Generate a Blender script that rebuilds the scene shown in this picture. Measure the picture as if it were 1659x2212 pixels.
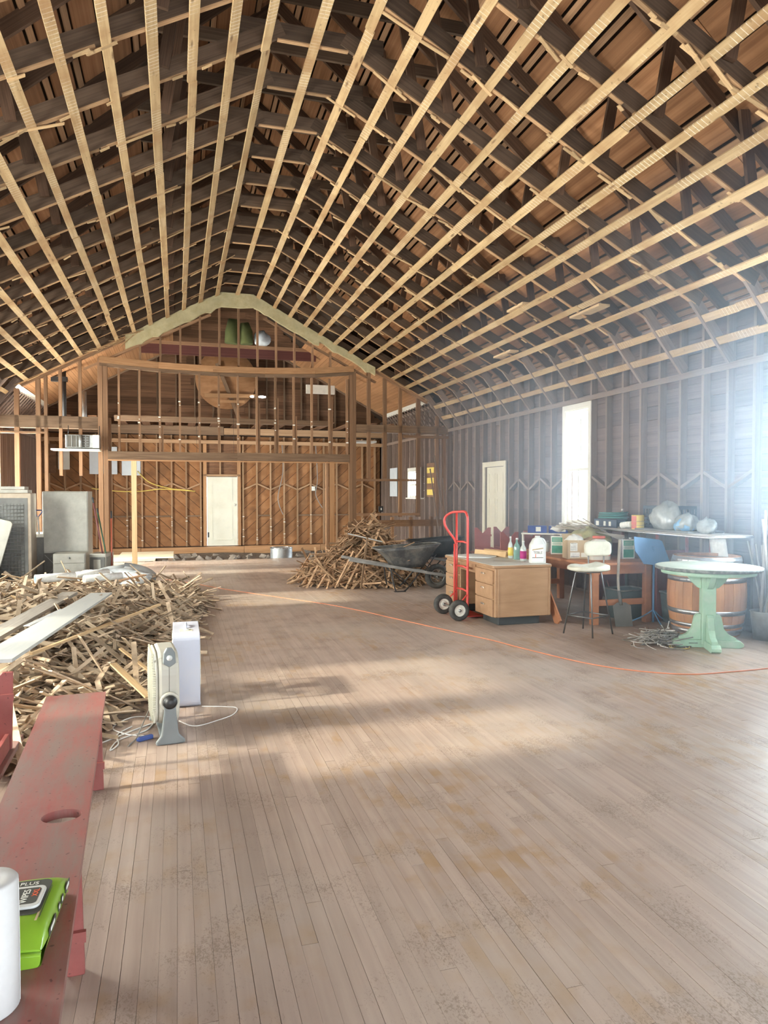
import bpy, bmesh, math, random
from mathutils import Vector, Matrix, Euler
random.seed(7)
R = math.radians
scene = bpy.context.scene
for o in list(bpy.data.objects): bpy.data.objects.remove(o)
col = scene.collection

# ------------------------------------------------------------------ camera
FPX, CAMH = 1534.0, 1.55
YAW, PITCH = math.atan(446.5 / FPX), math.atan(41 / FPX)
cam = bpy.data.cameras.new('camera'); camo = bpy.data.objects.new('camera', cam); col.objects.link(camo)
cam.sensor_fit = 'VERTICAL'; cam.sensor_height = 36.0; cam.sensor_width = 27.0
cam.lens = FPX / 2212 * 36.0; cam.clip_start = .02; cam.clip_end = 300
camo.location = (0, 0, CAMH); camo.rotation_euler = (R(90) - PITCH, 0, -YAW)
scene.camera = camo

# ------------------------------------------------------------------ world, sun, daylight, exposure
scene.view_settings.view_transform = 'Standard'; scene.view_settings.look = 'None'
scene.view_settings.exposure = 0.70; scene.view_settings.gamma = 1.0
scene.view_settings.use_curve_mapping = False
scene.cycles.use_denoising = True
scene.cycles.max_bounces = 6; scene.cycles.diffuse_bounces = 4; scene.cycles.glossy_bounces = 2; scene.cycles.transparent_max_bounces = 4; scene.cycles.use_adaptive_sampling = True; scene.cycles.adaptive_threshold = .15; scene.cycles.adaptive_min_samples = 16
scene.cycles.sample_clamp_indirect = 6.0
w = bpy.data.worlds.new('sky'); scene.world = w; w.use_nodes = True
bg = w.node_tree.nodes['Background']; bg.inputs[0].default_value = (.80, .90, 1.0, 1); bg.inputs[1].default_value = 5.0
sun = bpy.data.lights.new('sun', 'SUN'); sun.energy = 5.6; sun.angle = R(2.8); sun.color = (1.0, .90, .74)
suno = bpy.data.objects.new('sun', sun); col.objects.link(suno)
suno.rotation_euler = Vector((1, .04, -.46)).to_track_quat('-Z', 'Y').to_euler()
XL, XR, YF, YS, YB = -3.58, 6.12, -3.0, 15.6, 21.5       # hall: left wall, right wall, rear, stage front, back wall
XC = (XL + XR) / 2
# window openings: (y0, y1, z0, z1)
WIN_R = [(1.0, 1.72, 1.05, 2.9), (5.25, 5.98, 1.05, 2.9), (9.69, 10.39, 1.07, 2.89), (17.65, 18.6, 1.43, 2.15)]
WIN_L = [(-1.2, -.4, 1.05, 2.9), (3.55, 4.45, .95, 2.9), (4.75, 6.1, .95, 2.9), (9.6, 10.95, 1.05, 2.9), (13.3, 14.4, 1.05, 2.9), (15.3, 16.58, .6, 2.7)]
def daylight(name, x, y, z, sx, sz, rot, e, c=(.86, .94, 1.0)):
    l = bpy.data.lights.new(name, 'AREA'); l.shape = 'RECTANGLE'; l.size = sx; l.size_y = sz; l.energy = e; l.color = c
    o = bpy.data.objects.new(name, l); col.objects.link(o); o.location = (x, y, z); o.rotation_euler = rot
for (a, b, c_, d) in WIN_R:
    daylight('window_daylight', XR + .22, (a + b) / 2, (c_ + d) / 2, (d - c_), (b - a), (0, R(90), 0), {1.0: 20, 5.25: 185, 9.69: 40}.get(a, 230) * (b - a) * (d - c_), (.76, .88, 1.0))
for (a, b, c_, d) in WIN_L:
    if a > -2: daylight('window_daylight', XL - .25, (a + b) / 2, (c_ + d) / 2, (d - c_), (b - a), (0, R(-90), 0), (300 if a > 15 else 30 if a < 0 else 110) * (b - a) * (d - c_), (1, .97, .91))
daylight('rear_fill_light', 1.3, YF - .15, 1.6, 6.0, 3.0, (R(90), 0, 0), 80, (1, .98, .95))  # fill from behind the camera, lamp added at an unseen rear opening

# ------------------------------------------------------------------ mesh helpers
class MB:
    def __init__(s): s.v = []; s.f = []; s.sm = []
    def add(s, vs, fs, smooth=False):
        n = len(s.v); s.v += [tuple(v) for v in vs]; s.f += [tuple(i + n for i in f) for f in fs]; s.sm += [smooth] * len(fs); return s
    def box(s, c, d, rot=None):
        hx, hy, hz = d[0] / 2, d[1] / 2, d[2] / 2; c = Vector(c)
        vs = [Vector((x, y, z)) for x in (-hx, hx) for y in (-hy, hy) for z in (-hz, hz)]
        if rot is not None:
            m = rot if isinstance(rot, Matrix) else Euler(rot).to_matrix(); vs = [m @ v for v in vs]
        return s.add([v + c for v in vs], [(0, 1, 3, 2), (4, 6, 7, 5), (0, 4, 5, 1), (2, 3, 7, 6), (0, 2, 6, 4), (1, 5, 7, 3)])
    def b2(s, a, b): return s.box([(a[i] + b[i]) / 2 for i in range(3)], [abs(b[i] - a[i]) for i in range(3)])
    def bar(s, p0, p1, w, t, up=(0, 0, 1)):
        p0, p1 = Vector(p0), Vector(p1); m = frame(p0, p1, up)
        return s.box((p0 + p1) / 2, ((p1 - p0).length, w, t), m)
    def tube(s, pts, r, n=8, closed=False, smooth=True):
        pts = [Vector(p) for p in pts]; k = len(pts); rs = r if isinstance(r, (list, tuple)) else [r] * k
        base = len(s.v); prev = None
        for i, p in enumerate(pts):
            a = pts[i - 1] if (i > 0 or closed) else p; b = pts[(i + 1) % k] if (i < k - 1 or closed) else p
            t = (b - a).normalized()
            if prev is None: u = t.orthogonal().normalized()
            else:
                u = prev - t * prev.dot(t); u = u.normalized() if u.length > 1e-6 else t.orthogonal().normalized()
            prev = u; q = t.cross(u)
            for j in range(n):
                an = 2 * math.pi * j / n; s.v.append(tuple(p + (u * math.cos(an) + q * math.sin(an)) * rs[i]))
        for i in range(k if closed else k - 1):
            i2 = (i + 1) % k
            for j in range(n):
                s.f.append((base + i * n + j, base + i * n + (j + 1) % n, base + i2 * n + (j + 1) % n, base + i2 * n + j)); s.sm.append(smooth)
        if not closed:
            s.f.append(tuple(base + j for j in range(n))[::-1]); s.sm.append(False)
            s.f.append(tuple(base + (k - 1) * n + j for j in range(n))); s.sm.append(False)
        return s
    def lathe(s, prof, n=24, c=(0, 0, 0), axis='Z', smooth=True, closed=False):
        base = len(s.v); c = Vector(c); k = len(prof)
        for (r, z) in prof:
            for j in range(n):
                a = 2 * math.pi * j / n; x, y = r * math.cos(a), r * math.sin(a)
                s.v.append(tuple(c + Vector({'Z': (x, y, z), 'X': (z, x, y), 'Y': (x, z, y)}[axis])))
        for i in range(k if closed else k - 1):
            i2 = (i + 1) % k
            for j in range(n):
                s.f.append((base + i * n + j, base + i * n + (j + 1) % n, base + i2 * n + (j + 1) % n, base + i2 * n + j)); s.sm.append(smooth)
        if not closed:
            if prof[0][0] > 1e-5: s.f.append(tuple(base + j for j in range(n))[::-1]); s.sm.append(False)
            if prof[-1][0] > 1e-5: s.f.append(tuple(base + (k - 1) * n + j for j in range(n))); s.sm.append(False)
        return s
    def prism(s, poly, h0, h1, plane='XY', off=(0, 0, 0)):
        n = len(poly); off = Vector(off)
        def P(a, b, h): return off + Vector({'XY': (a, b, h), 'XZ': (a, h, b), 'YZ': (h, a, b)}[plane])
        vs = [P(a, b, h0) for a, b in poly] + [P(a, b, h1) for a, b in poly]
        return s.add(vs, [tuple(range(n))[::-1], tuple(range(n, 2 * n))] + [(i, (i + 1) % n, n + (i + 1) % n, n + i) for i in range(n)])
    def surf(s, rows, smooth=True, thick=None):
        n = len(rows[0]); vs = [p for r in rows for p in r]
        return s.add(vs, [(i * n + j, i * n + j + 1, (i + 1) * n + j + 1, (i + 1) * n + j) for i in range(len(rows) - 1) for j in range(n - 1)], smooth)
    def mesh(s, name, mat):
        me = bpy.data.meshes.new(name); me.from_pydata(s.v, [], s.f)
        me.polygons.foreach_set('use_smooth', s.sm)
        bm = bmesh.new(); bm.from_mesh(me); bmesh.ops.recalc_face_normals(bm, faces=bm.faces); bm.to_mesh(me); bm.free()
        if mat is not None: me.materials.append(mat)
        return me
    def build(s, name, mat, parent=None, world=False, bevel=0, sub=0, solid=0):
        if world and parent is not None:
            off = Vector(parent.location)
            if parent.parent is not None: off += Vector(parent.parent.location)
            s.v = [tuple(Vector(v) - off) for v in s.v]
        o = bpy.data.objects.new(name, s.mesh(name, mat)); col.objects.link(o); o.parent = parent
        if solid: m = o.modifiers.new('solid', 'SOLIDIFY'); m.thickness = solid; m.offset = 0
        if bevel: m = o.modifiers.new('bevel', 'BEVEL'); m.width = bevel; m.segments = 2; m.limit_method = 'ANGLE'
        if sub: m = o.modifiers.new('sub', 'SUBSURF'); m.levels = sub; m.render_levels = sub
        return o
def frame(p0, p1, up=(0, 0, 1)):
    x = (Vector(p1) - Vector(p0)).normalized(); u = Vector(up)
    if abs(x.dot(u.normalized())) > .999: u = Vector((0, 1, 0))
    y = u.cross(x).normalized(); z = x.cross(y)
    return Matrix((x, y, z)).transposed()
_cubes = {}
def cube_for(mat):
    if mat.name not in _cubes: _cubes[mat.name] = MB().box((0, 0, 0), (1, 1, 1)).mesh('board_' + mat.name, mat)
    return _cubes[mat.name]
def stick(name, p0, p1, w, t, mat, parent=None, up=(0, 0, 1)):
    """one board from p0 to p1: w across, t along the up direction"""
    p0, p1 = Vector(p0), Vector(p1)
    if parent is not None: off = Vector(parent.location); p0 = p0 - off; p1 = p1 - off
    o = bpy.data.objects.new(name, cube_for(mat)); col.objects.link(o); o.parent = parent
    m = frame(p0, p1, up); o.location = (p0 + p1) / 2; o.rotation_euler = m.to_euler(); o.scale = ((p1 - p0).length, w, t)
    return o
def block(name, a, b, mat, parent=None):
    """axis aligned board sharing the unit mesh; the longest side runs along the local x axis"""
    d = [abs(b[i] - a[i]) for i in range(3)]; c = Vector([(a[i] + b[i]) / 2 for i in range(3)]); k = d.index(max(d))
    e = Vector((0, 0, 0)); e[k] = d[k] / 2
    o1, o2 = [(1, 2), (0, 2), (0, 1)][k]
    up = Vector((0, 0, 0)); up[o2] = 1
    return stick(name, c - e, c + e, d[o1], d[o2], mat, parent, up)
def tag(o, label=None, cat=None, group=None, kind=None):
    if label: o['label'] = label
    if cat: o['category'] = cat
    if group: o['group'] = group
    if kind: o['kind'] = kind
    return o
def T(name, label, cat, loc, group=None, rz=0, kind=None):
    o = bpy.data.objects.new(name, None); col.objects.link(o); o.location = loc; o.rotation_euler = (0, 0, rz); o.empty_display_size = .1
    return tag(o, label, cat, group, kind)
def S(name, label=None): return T(name, label, None, (0, 0, 0), None, 0, 'structure')
def copy_tree(o, parent=None):
    c = o.copy(); col.objects.link(c); c.parent = parent
    for ch in [x for x in bpy.data.objects if x.parent == o]: copy_tree(ch, c)
    return c

# ------------------------------------------------------------------ materials
M = {}
def nodes(name):
    m = bpy.data.materials.new(name); m.use_nodes = True; nt = m.node_tree; b = nt.nodes['Principled BSDF']; M[name] = m
    return m, nt, b
def N(nt, typ, **kw):
    n = nt.nodes.new(typ)
    for k, v in kw.items():
        if k in n.inputs.keys(): n.inputs[k].default_value = v
        else: setattr(n, k, v)
    return n
def ramp(nt, fac, stops):
    r = nt.nodes.new('ShaderNodeValToRGB'); e = r.color_ramp.elements
    while len(e) < len(stops): e.new(.5)
    for k, (p, c) in enumerate(stops): e[k].position = p; e[k].color = (*c, 1) if len(c) == 3 else c
    nt.links.new(fac, r.inputs[0]); return r.outputs[0]
def mixc(nt, f, a, b, mode='MIX'):
    m = nt.nodes.new('ShaderNodeMix'); m.data_type = 'RGBA'; m.blend_type = mode
    for sock, v in ((m.inputs[0], f), (m.inputs[6], a), (m.inputs[7], b)):
        if hasattr(v, 'is_linked') or hasattr(v, 'links'): nt.links.new(v, sock)
        else: sock.default_value = v if not isinstance(v, tuple) else ((*v, 1) if len(v) == 3 else v)
    return m.outputs[2]
def lin(h):
    h = h.lstrip('#'); c = [int(h[i:i + 2], 16) / 255 for i in (0, 2, 4)]
    return tuple(x / 12.92 if x <= .04045 else ((x + .055) / 1.055) ** 2.4 for x in c)
def wood(name, c1, c2, rough=.75, scale=(2, 14, 14), island=False, vary=.35, specks=.0, marks=False, bump=.15, dirt=None):
    m, nt, b = nodes(name); L = nt.links
    tc = N(nt, 'ShaderNodeTexCoord'); vec = tc.outputs['Object']
    if island: rnd = N(nt, 'ShaderNodeNewGeometry').outputs['Random Per Island']
    else: rnd = N(nt, 'ShaderNodeObjectInfo').outputs['Random']
    mul = N(nt, 'ShaderNodeMath', operation='MULTIPLY'); L.new(rnd, mul.inputs[0]); mul.inputs[1].default_value = 71.3
    add = N(nt, 'ShaderNodeVectorMath', operation='ADD'); L.new(vec, add.inputs[0]); L.new(mul.outputs[0], add.inputs[1])
    mp = N(nt, 'ShaderNodeMapping'); mp.inputs['Scale'].default_value = scale; L.new(add.outputs[0], mp.inputs[0])
    n1 = N(nt, 'ShaderNodeTexNoise', Scale=1.0, Detail=6.0, Roughness=.65, Distortion=.4); L.new(mp.outputs[0], n1.inputs['Vector'])
    c = ramp(nt, n1.outputs[0], [(.30, c1), (.68, c2)])
    hsv = N(nt, 'ShaderNodeHueSaturation'); L.new(c, hsv.inputs['Color'])
    mr = N(nt, 'ShaderNodeMapRange'); L.new(rnd, mr.inputs[0]); mr.inputs[3].default_value = 1 - vary; mr.inputs[4].default_value = 1 + vary
    L.new(mr.outputs[0], hsv.inputs['Value']); out = hsv.outputs[0]
    if specks:
        n2 = N(nt, 'ShaderNodeTexNoise', Scale=26.0, Detail=2.0); L.new(add.outputs[0], n2.inputs['Vector'])
        f = ramp(nt, n2.outputs[0], [(.66, (0, 0, 0)), (.72, (specks,) * 3)])
        out = mixc(nt, f, out, (c1[0] * .3, c1[1] * .3, c1[2] * .3))
    if marks:      # pale plaster lines left by the lath that was nailed across
        sx = N(nt, 'ShaderNodeSeparateXYZ'); L.new(add.outputs[0], sx.inputs[0])
        fr = N(nt, 'ShaderNodeMath', operation='FRACT'); ml = N(nt, 'ShaderNodeMath', operation='MULTIPLY'); L.new(sx.outputs[0], ml.inputs[0]); ml.inputs[1].default_value = 21.0; L.new(ml.outputs[0], fr.inputs[0])
        lt = N(nt, 'ShaderNodeMath', operation='LESS_THAN'); L.new(fr.outputs[0], lt.inputs[0]); lt.inputs[1].default_value = .13
        n3 = N(nt, 'ShaderNodeTexNoise', Scale=1.9, Detail=3.0); L.new(add.outputs[0], n3.inputs['Vector'])
        gt = ramp(nt, n3.outputs[0], [(.50, (0, 0, 0)), (.58, (1, 1, 1))])
        mm = N(nt, 'ShaderNodeMath', operation='MULTIPLY'); L.new(lt.outputs[0], mm.inputs[0]); L.new(gt, mm.inputs[1])
        m5 = N(nt, 'ShaderNodeMath', operation='MULTIPLY'); L.new(mm.outputs[0], m5.inputs[0]); m5.inputs[1].default_value = .65
        out = mixc(nt, m5.outputs[0], out, (.82, .74, .60))
        vk = N(nt, 'ShaderNodeTexVoronoi', Scale=1.0); mk = N(nt, 'ShaderNodeMapping'); mk.inputs['Scale'].default_value = (2.1, 9, 9); L.new(add.outputs[0], mk.inputs[0]); L.new(mk.outputs[0], vk.inputs['Vector'])
        kf = ramp(nt, vk.outputs['Distance'], [(.07, (.75,) * 3), (.16, (0, 0, 0))]); out = mixc(nt, kf, out, (.12, .06, .03))
    if dirt:
        geo = N(nt, 'ShaderNodeNewGeometry'); n4 = N(nt, 'ShaderNodeTexNoise', Scale=2.2, Detail=5.0); L.new(geo.outputs['Position'], n4.inputs['Vector'])
        f = ramp(nt, n4.outputs[0], [(.48, (0, 0, 0)), (.70, (.75,) * 3)]); out = mixc(nt, f, out, dirt)
    L.new(out, b.inputs['Base Color']); b.inputs['Roughness'].default_value = rough
    b.inputs['Specular IOR Level'].default_value = .25
    if bump:
        bp = N(nt, 'ShaderNodeBump', Strength=bump, Distance=.01); L.new(n1.outputs[0], bp.inputs['Height']); L.new(bp.outputs[0], b.inputs['Normal'])
    return m
def plain(name, c, rough=.6, metal=0., var=.12, scale=6., spec=.4, dirt=None, dirt_amt=.6, dscale=3., coat=0, trans=0, alpha=1):
    m, nt, b = nodes(name); L = nt.links
    tc = N(nt, 'ShaderNodeTexCoord'); n = N(nt, 'ShaderNodeTexNoise', Scale=scale, Detail=5.0, Roughness=.6); L.new(tc.outputs['Object'], n.inputs['Vector'])
    out = ramp(nt, n.outputs[0], [(.3, tuple(x * (1 - var) for x in c)), (.7, tuple(min(1, x * (1 + var)) for x in c))])
    if dirt:
        n2 = N(nt, 'ShaderNodeTexNoise', Scale=dscale, Detail=6.0, Roughness=.7); L.new(tc.outputs['Object'], n2.inputs['Vector'])
        f = ramp(nt, n2.outputs[0], [(.45, (0, 0, 0)), (.72, (dirt_amt,) * 3)]); out = mixc(nt, f, out, dirt)
    L.new(out, b.inputs['Base Color']); b.inputs['Roughness'].default_value = rough; b.inputs['Metallic'].default_value = metal
    b.inputs['Specular IOR Level'].default_value = spec; b.inputs['Coat Weight'].default_value = coat
    b.inputs['Transmission Weight'].default_value = trans; b.inputs['Alpha'].default_value = alpha
    return m
# timber
wood('strap', (.38, .245, .115), (.57, .40, .21), .8, (1.2, 22, 22), marks=True, vary=.14, specks=.5, dirt=(.34, .19, .085))
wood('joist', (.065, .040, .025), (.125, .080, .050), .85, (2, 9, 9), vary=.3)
wood('nailer', (.26, .145, .07), (.46, .28, .145), .85, (6, 4, 4), vary=.35)
wood('stub', (.36, .22, .105), (.56, .38, .20), .85, (3, 6, 6), vary=.3)
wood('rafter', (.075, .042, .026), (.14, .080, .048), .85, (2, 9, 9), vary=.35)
wood('roof_board', (.20, .088, .038), (.35, .172, .080), .85, (1.5, 5, 5), vary=.25)
wood('roof_strip', (.25, .135, .07), (.41, .24, .13), .85, (1.5, 5, 5), vary=.25)
wood('stud', (.20, .105, .055), (.36, .21, .12), .8, (3, 6, 6), vary=.25, specks=.5)
wood('header', (.33, .165, .075), (.50, .28, .14), .8, (3, 6, 6), vary=.12)
wood('dark_beam', (.14, .085, .052), (.26, .165, .10), .8, (4, 6, 6), vary=.2)
wood('pale_stud', (.50, .34, .18), (.70, .50, .29), .8, (3, 6, 6), vary=.15, specks=.5)
wood('diag', (.24, .105, .042), (.38, .185, .080), .75, (1.5, 3, 3), vary=.12, dirt=(.17, .085, .04))
wood('back_stud', (.30, .17, .09), (.46, .29, .165), .8, (3, 6, 6), vary=.2, specks=.5)
wood('dark_board', (.12, .062, .035), (.25, .13, .07), .85, (3, 6, 6), vary=.3)
wood('beadboard', (.27, .125, .052), (.42, .215, .10), .7, (2, 6, 6), vary=.16)
wood('side_stud', (.19, .135, .105), (.30, .22, .175), .85, (3, 6, 6), vary=.18)
wood('side_board', (.115, .075, .062), (.20, .138, .115), .85, (3, 6, 6), vary=.2)
wood('lath', (.42, .31, .20), (.68, .54, .38), .85, (2, 6, 6), vary=.38, dirt=(.40, .32, .25))
wood('lath_bulk', (.27, .20, .135), (.54, .41, .285), .85, (9, 9, 9), island=True, vary=.5)
wood('lath_old', (.30, .18, .10), (.60, .40, .24), .85, (2, 6, 6), vary=.45)
wood('lath_old_bulk', (.24, .14, .08), (.52, .34, .20), .85, (9, 9, 9), island=True, vary=.5)
wood('plywood', (.62, .50, .34), (.80, .68, .49), .8, (3, 6, 6), vary=.1)
wood('desk_wood', (.31, .18, .10), (.40, .245, .14), .42, (1.5, 10, 10), vary=.06, bump=.03)
wood('bench_red', (.42, .085, .075), (.50, .12, .105), .55, (2, 5, 5), vary=.05, bump=.05)
wood('table_brown', (.34, .14, .07), (.46, .21, .11), .6, (2, 8, 8), vary=.1)
wood('barrel_oak', (.38, .17, .075), (.55, .29, .14), .6, (6, 6, 2), island=True, vary=.16, dirt=(.30, .20, .13))
wood('raw_wood', (.50, .33, .17), (.66, .46, .26), .8, (3, 6, 6), vary=.15)
plain('plaster', (.52, .45, .26), .9, var=.15, scale=5, dirt=(.42, .33, .16), dscale=9)
plain('plaster_crumb', (.80, .76, .66), .95)
plain('white_paint', (.78, .76, .68), .5, var=.05, dirt=(.55, .52, .42), dirt_amt=.5)
plain('door_cream', (.76, .72, .58), .55, var=.06, dirt=(.5, .45, .32), dirt_amt=.45)
plain('drywall', (.66, .70, .72), .9, var=.05)
plain('dirt', (.16, .12, .09), .95, var=.5, scale=12)
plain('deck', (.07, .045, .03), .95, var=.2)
plain('brass', (.75, .72, .66), .3, 1.)
plain('dark_iron', (.05, .05, .05), .5, .6)
plain('black_plastic', (.045, .05, .055), .55, var=.2, dirt=(.25, .24, .22), dirt_amt=.4)
plain('yellow', (.80, .62, .14), .6)
plain('glass_white', (.9, .95, .95), .1)
def floor_mat(name, island):
    m, nt, b = nodes(name); L = nt.links
    rnd = N(nt, 'ShaderNodeNewGeometry').outputs['Random Per Island'] if island else N(nt, 'ShaderNodeObjectInfo').outputs['Random']
    geo = N(nt, 'ShaderNodeNewGeometry'); pos = geo.outputs['Position']
    mul = N(nt, 'ShaderNodeMath', operation='MULTIPLY'); L.new(rnd, mul.inputs[0]); mul.inputs[1].default_value = 37.
    add = N(nt, 'ShaderNodeVectorMath', operation='ADD'); L.new(pos, add.inputs[0]); L.new(mul.outputs[0], add.inputs[1])
    mp = N(nt, 'ShaderNodeMapping'); mp.inputs['Scale'].default_value = (30, 1.6, 1); L.new(add.outputs[0], mp.inputs[0])
    n1 = N(nt, 'ShaderNodeTexNoise', Scale=1.0, Detail=5.0); L.new(mp.outputs[0], n1.inputs['Vector'])
    c = ramp(nt, n1.outputs[0], [(.3, lin('#a08c80')), (.7, lin('#b09d90'))])
    mr = N(nt, 'ShaderNodeMapRange'); L.new(rnd, mr.inputs[0]); mr.inputs[3].default_value = .92; mr.inputs[4].default_value = 1.06
    hs = N(nt, 'ShaderNodeHueSaturation'); L.new(c, hs.inputs['Color']); L.new(mr.outputs[0], hs.inputs['Value'])
    out = hs.outputs[0]
    # ochre worn patches, grey dust, small dark scuffs
    n2 = N(nt, 'ShaderNodeTexNoise', Scale=1.15, Detail=4.0); L.new(pos, n2.inputs['Vector'])
    n2b = N(nt, 'ShaderNodeTexNoise', Scale=5.5, Detail=4.0); L.new(add.outputs[0], n2b.inputs['Vector'])
    av = N(nt, 'ShaderNodeMath', operation='MULTIPLY'); L.new(n2.outputs[0], av.inputs[0]); L.new(n2b.outputs[0], av.inputs[1])
    out = mixc(nt, ramp(nt, av.outputs[0], [(.27, (0, 0, 0)), (.40, (.6,) * 3)]), out, lin('#9d7a4c'))
    n3 = N(nt, 'ShaderNodeTexNoise', Scale=.55, Detail=3.0); L.new(pos, n3.inputs['Vector'])
    out = mixc(nt, ramp(nt, n3.outputs[0], [(.45, (0, 0, 0)), (.62, (.5,) * 3)]), out, lin('#b5a99d'))
    mp4 = N(nt, 'ShaderNodeMapping'); mp4.inputs['Scale'].default_value = (95, 60, 1); mp4.inputs['Rotation'].default_value = (0, 0, .5); L.new(pos, mp4.inputs[0])
    n4 = N(nt, 'ShaderNodeTexNoise', Scale=1.0, Detail=3.0, Distortion=1.5); L.new(mp4.outputs[0], n4.inputs['Vector'])
    n4b = N(nt, 'ShaderNodeTexNoise', Scale=3.2, Detail=2.0); L.new(pos, n4b.inputs['Vector'])
    m4 = N(nt, 'ShaderNodeMath', operation='MULTIPLY'); L.new(n4.outputs[0], m4.inputs[0]); L.new(n4b.outputs[0], m4.inputs[1])
    out = mixc(nt, ramp(nt, m4.outputs[0], [(.30, (0, 0, 0)), (.40, (.45,) * 3)]), out, lin('#6b5a4c'))
    L.new(out, b.inputs['Base Color'])
    L.new(ramp(nt, n4b.outputs[0], [(.3, (.36,) * 3), (.7, (.52,) * 3)]), b.inputs['Roughness'])
    b.inputs['Specular IOR Level'].default_value = .28
    bp = N(nt, 'ShaderNodeBump', Strength=.12, Distance=.004); L.new(n1.outputs[0], bp.inputs['Height']); L.new(bp.outputs[0], b.inputs['Normal'])
    return m
floor_mat('floor', False); floor_mat('floor_bulk', True)

# ------------------------------------------------------------------ floor: tongue and groove boards
floor = MB().b2((XL - .1, YF, -.14), (XR + .1, 16.95, -.028)).build('floor', M['dark_beam'])
tag(floor, 'worn dusty narrow-board wooden floor of the hall', None, None, 'structure')
FW = .0585
boards = []
nx = int((XR - XL) / FW) + 1
fwv = (math.sin(YAW) * math.cos(PITCH), math.cos(YAW) * math.cos(PITCH))
def seen(x, y):
    z = x * fwv[0] + y * fwv[1]
    if z < .5: return 0
    px = 829.5 + FPX * (x * math.cos(YAW) - y * math.sin(YAW)) / z; py = 1065 + FPX * CAMH / z
    return 1 / z ** 3 if (-5 < px < 1665 and py < 2230) else 0
for i in range(nx):
    x = XL + i * FW; y = YF - random.random() * 2
    while y < 16.9:
        l = random.choice((1.4, 1.9, 2.4, 2.8, 3.3)) * random.uniform(.9, 1.1); a, e = max(y, YF), min(y + l, 16.9 + random.uniform(-.03, .04))
        if e - a > .05:
            sc_ = sum(seen(x, a + (k + .5) * .1) for k in range(int((e - a) / .1) + 1)); boards.append((sc_, x, a, e))
        y += l
boards.sort(reverse=True)
bulk = MB()
for k, (sc_, x, a, e) in enumerate(boards):
    g = random.choice((.0002, .0003, .0004, .0006, .0011)); dz = random.uniform(-.0006, .0006)
    if k < 300: block('floorboard', (x + g, a + .0012, -.028), (x + FW - g, e - .0012, dz), M['floor'], floor)
    else: bulk.b2((x + g, a + .0012, -.028), (x + FW - g, e - .0012, dz))
tag(bulk.build('floorboard_field', M['floor_bulk'], floor), None, None, None, 'stuff')
# strip of board ends along the stage edge, pit behind it
tag(MB().b2((XL - .2, 16.95, -.9), (XR + .2, YB + .3, -.62)).build('floor_pit', M['dirt']), 'bare earth under the removed stage floor', None, None, 'structure')

wood('dark_red', (.085, .03, .025), (.15, .055, .045), .7, (2, 8, 8), vary=.1)
# ------------------------------------------------------------------ ceiling: open trusses, strapping, roof boards
ceiling = S('ceiling', 'stripped timber ceiling with open trusses and nailed strapping boards')
FLAT, BRK, PEAK, BZ, LED = .34, 4.34, 5.77, 3.66, 3.05         # half flat, break offset, peak, break height, ledger height
HW = (XR - XL) / 2
EAVE, RIDGE = 3.75, 7.85
def prof(side, u):
    """point on the ceiling line: u in metres down the slope from the flat top"""
    a = Vector((XC + side * FLAT, 0, PEAK)); b = Vector((XC + side * BRK, 0, BZ)); d = (b - a); return a + d.normalized() * u, d.normalized(), d.length
def roofz(x): return EAVE + (RIDGE - EAVE) * (1 - abs(x - XC) / HW)
TR = [6.77 + .8 * k for k in range(-9, 12)]
for ty in TR:
    for sd in (-1, 1):
        p0, d, ln = prof(sd, 0); nrm = Vector((-d.z * sd, 0, d.x * sd)) if sd > 0 else Vector((-d.z * sd, 0, d.x * sd))
        nrm = Vector((d.z, 0, -d.x)); nrm = nrm if nrm.z > 0 else -nrm
        off = nrm * (.019 + .075) + Vector((0, ty, 0)); wob = random.uniform(-.015, .015)
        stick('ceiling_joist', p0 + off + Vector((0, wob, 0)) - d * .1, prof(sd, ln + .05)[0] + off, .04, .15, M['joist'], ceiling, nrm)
        # fresh wood nailer on the joist edge, in two lengths
        u = .05
        while u < ln - .1:
            l = random.uniform(.8, 2.0); e = min(u + l, ln)
            stick('nailing_strip', prof(sd, u)[0] + nrm * .0185 + Vector((0, ty + random.uniform(-.004, .004), 0)), prof(sd, e)[0] + nrm * .0185 + Vector((0, ty, 0)), .044, .012, M['nailer'], ceiling, nrm); u = e + random.choice((0, .02, .12))
        # cove brace from the break down to the ledger
        a = Vector((XC + sd * (BRK - .1), ty, BZ + .12)); b = Vector((XC + sd * (HW - .02), ty, LED)); cd = (b - a).normalized(); cn = Vector((-cd.z * sd, 0, abs(cd.x)))
        stick('cove_brace', a + cn * .05, b + cn * .05, .04, .13, M['side_stud'], ceiling, cn)
        # rafter above, webs between
        ra = Vector((XC, ty + .05, RIDGE - .1)); rb = Vector((XC + sd * HW, ty + .05, EAVE - .1)); rd = (rb - ra).normalized(); rn = Vector((abs(rd.z) * sd, 0, abs(rd.x)))
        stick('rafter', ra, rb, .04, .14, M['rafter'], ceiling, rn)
        for wu, lean in ((1.1, -.25), (2.5, .15), (3.6, -.1)):
            q = prof(sd, wu)[0] + nrm * .1; x2 = q.x + sd * lean
            stick('web_brace', (q.x, ty - .045, q.z), (x2, ty - .045, roofz(x2) - .05), .035, .10, M['rafter'], ceiling, (1, 0, 0))
    stick('collar_tie', (XC - FLAT - .35, ty, PEAK + .1), (XC + FLAT + .35, ty, PEAK + .1), .04, .15, M['joist'], ceiling)
    stick('nailing_strip', (XC - FLAT, ty, PEAK + .0185), (XC + FLAT, ty, PEAK + .0185), .044, .012, M['nailer'], ceiling)
    stick('collar_tie', (XC - 1.7, ty + .09, 6.28), (XC + 1.7, ty + .09, 6.28), .035, .13, M['joist'], ceiling)
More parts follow.
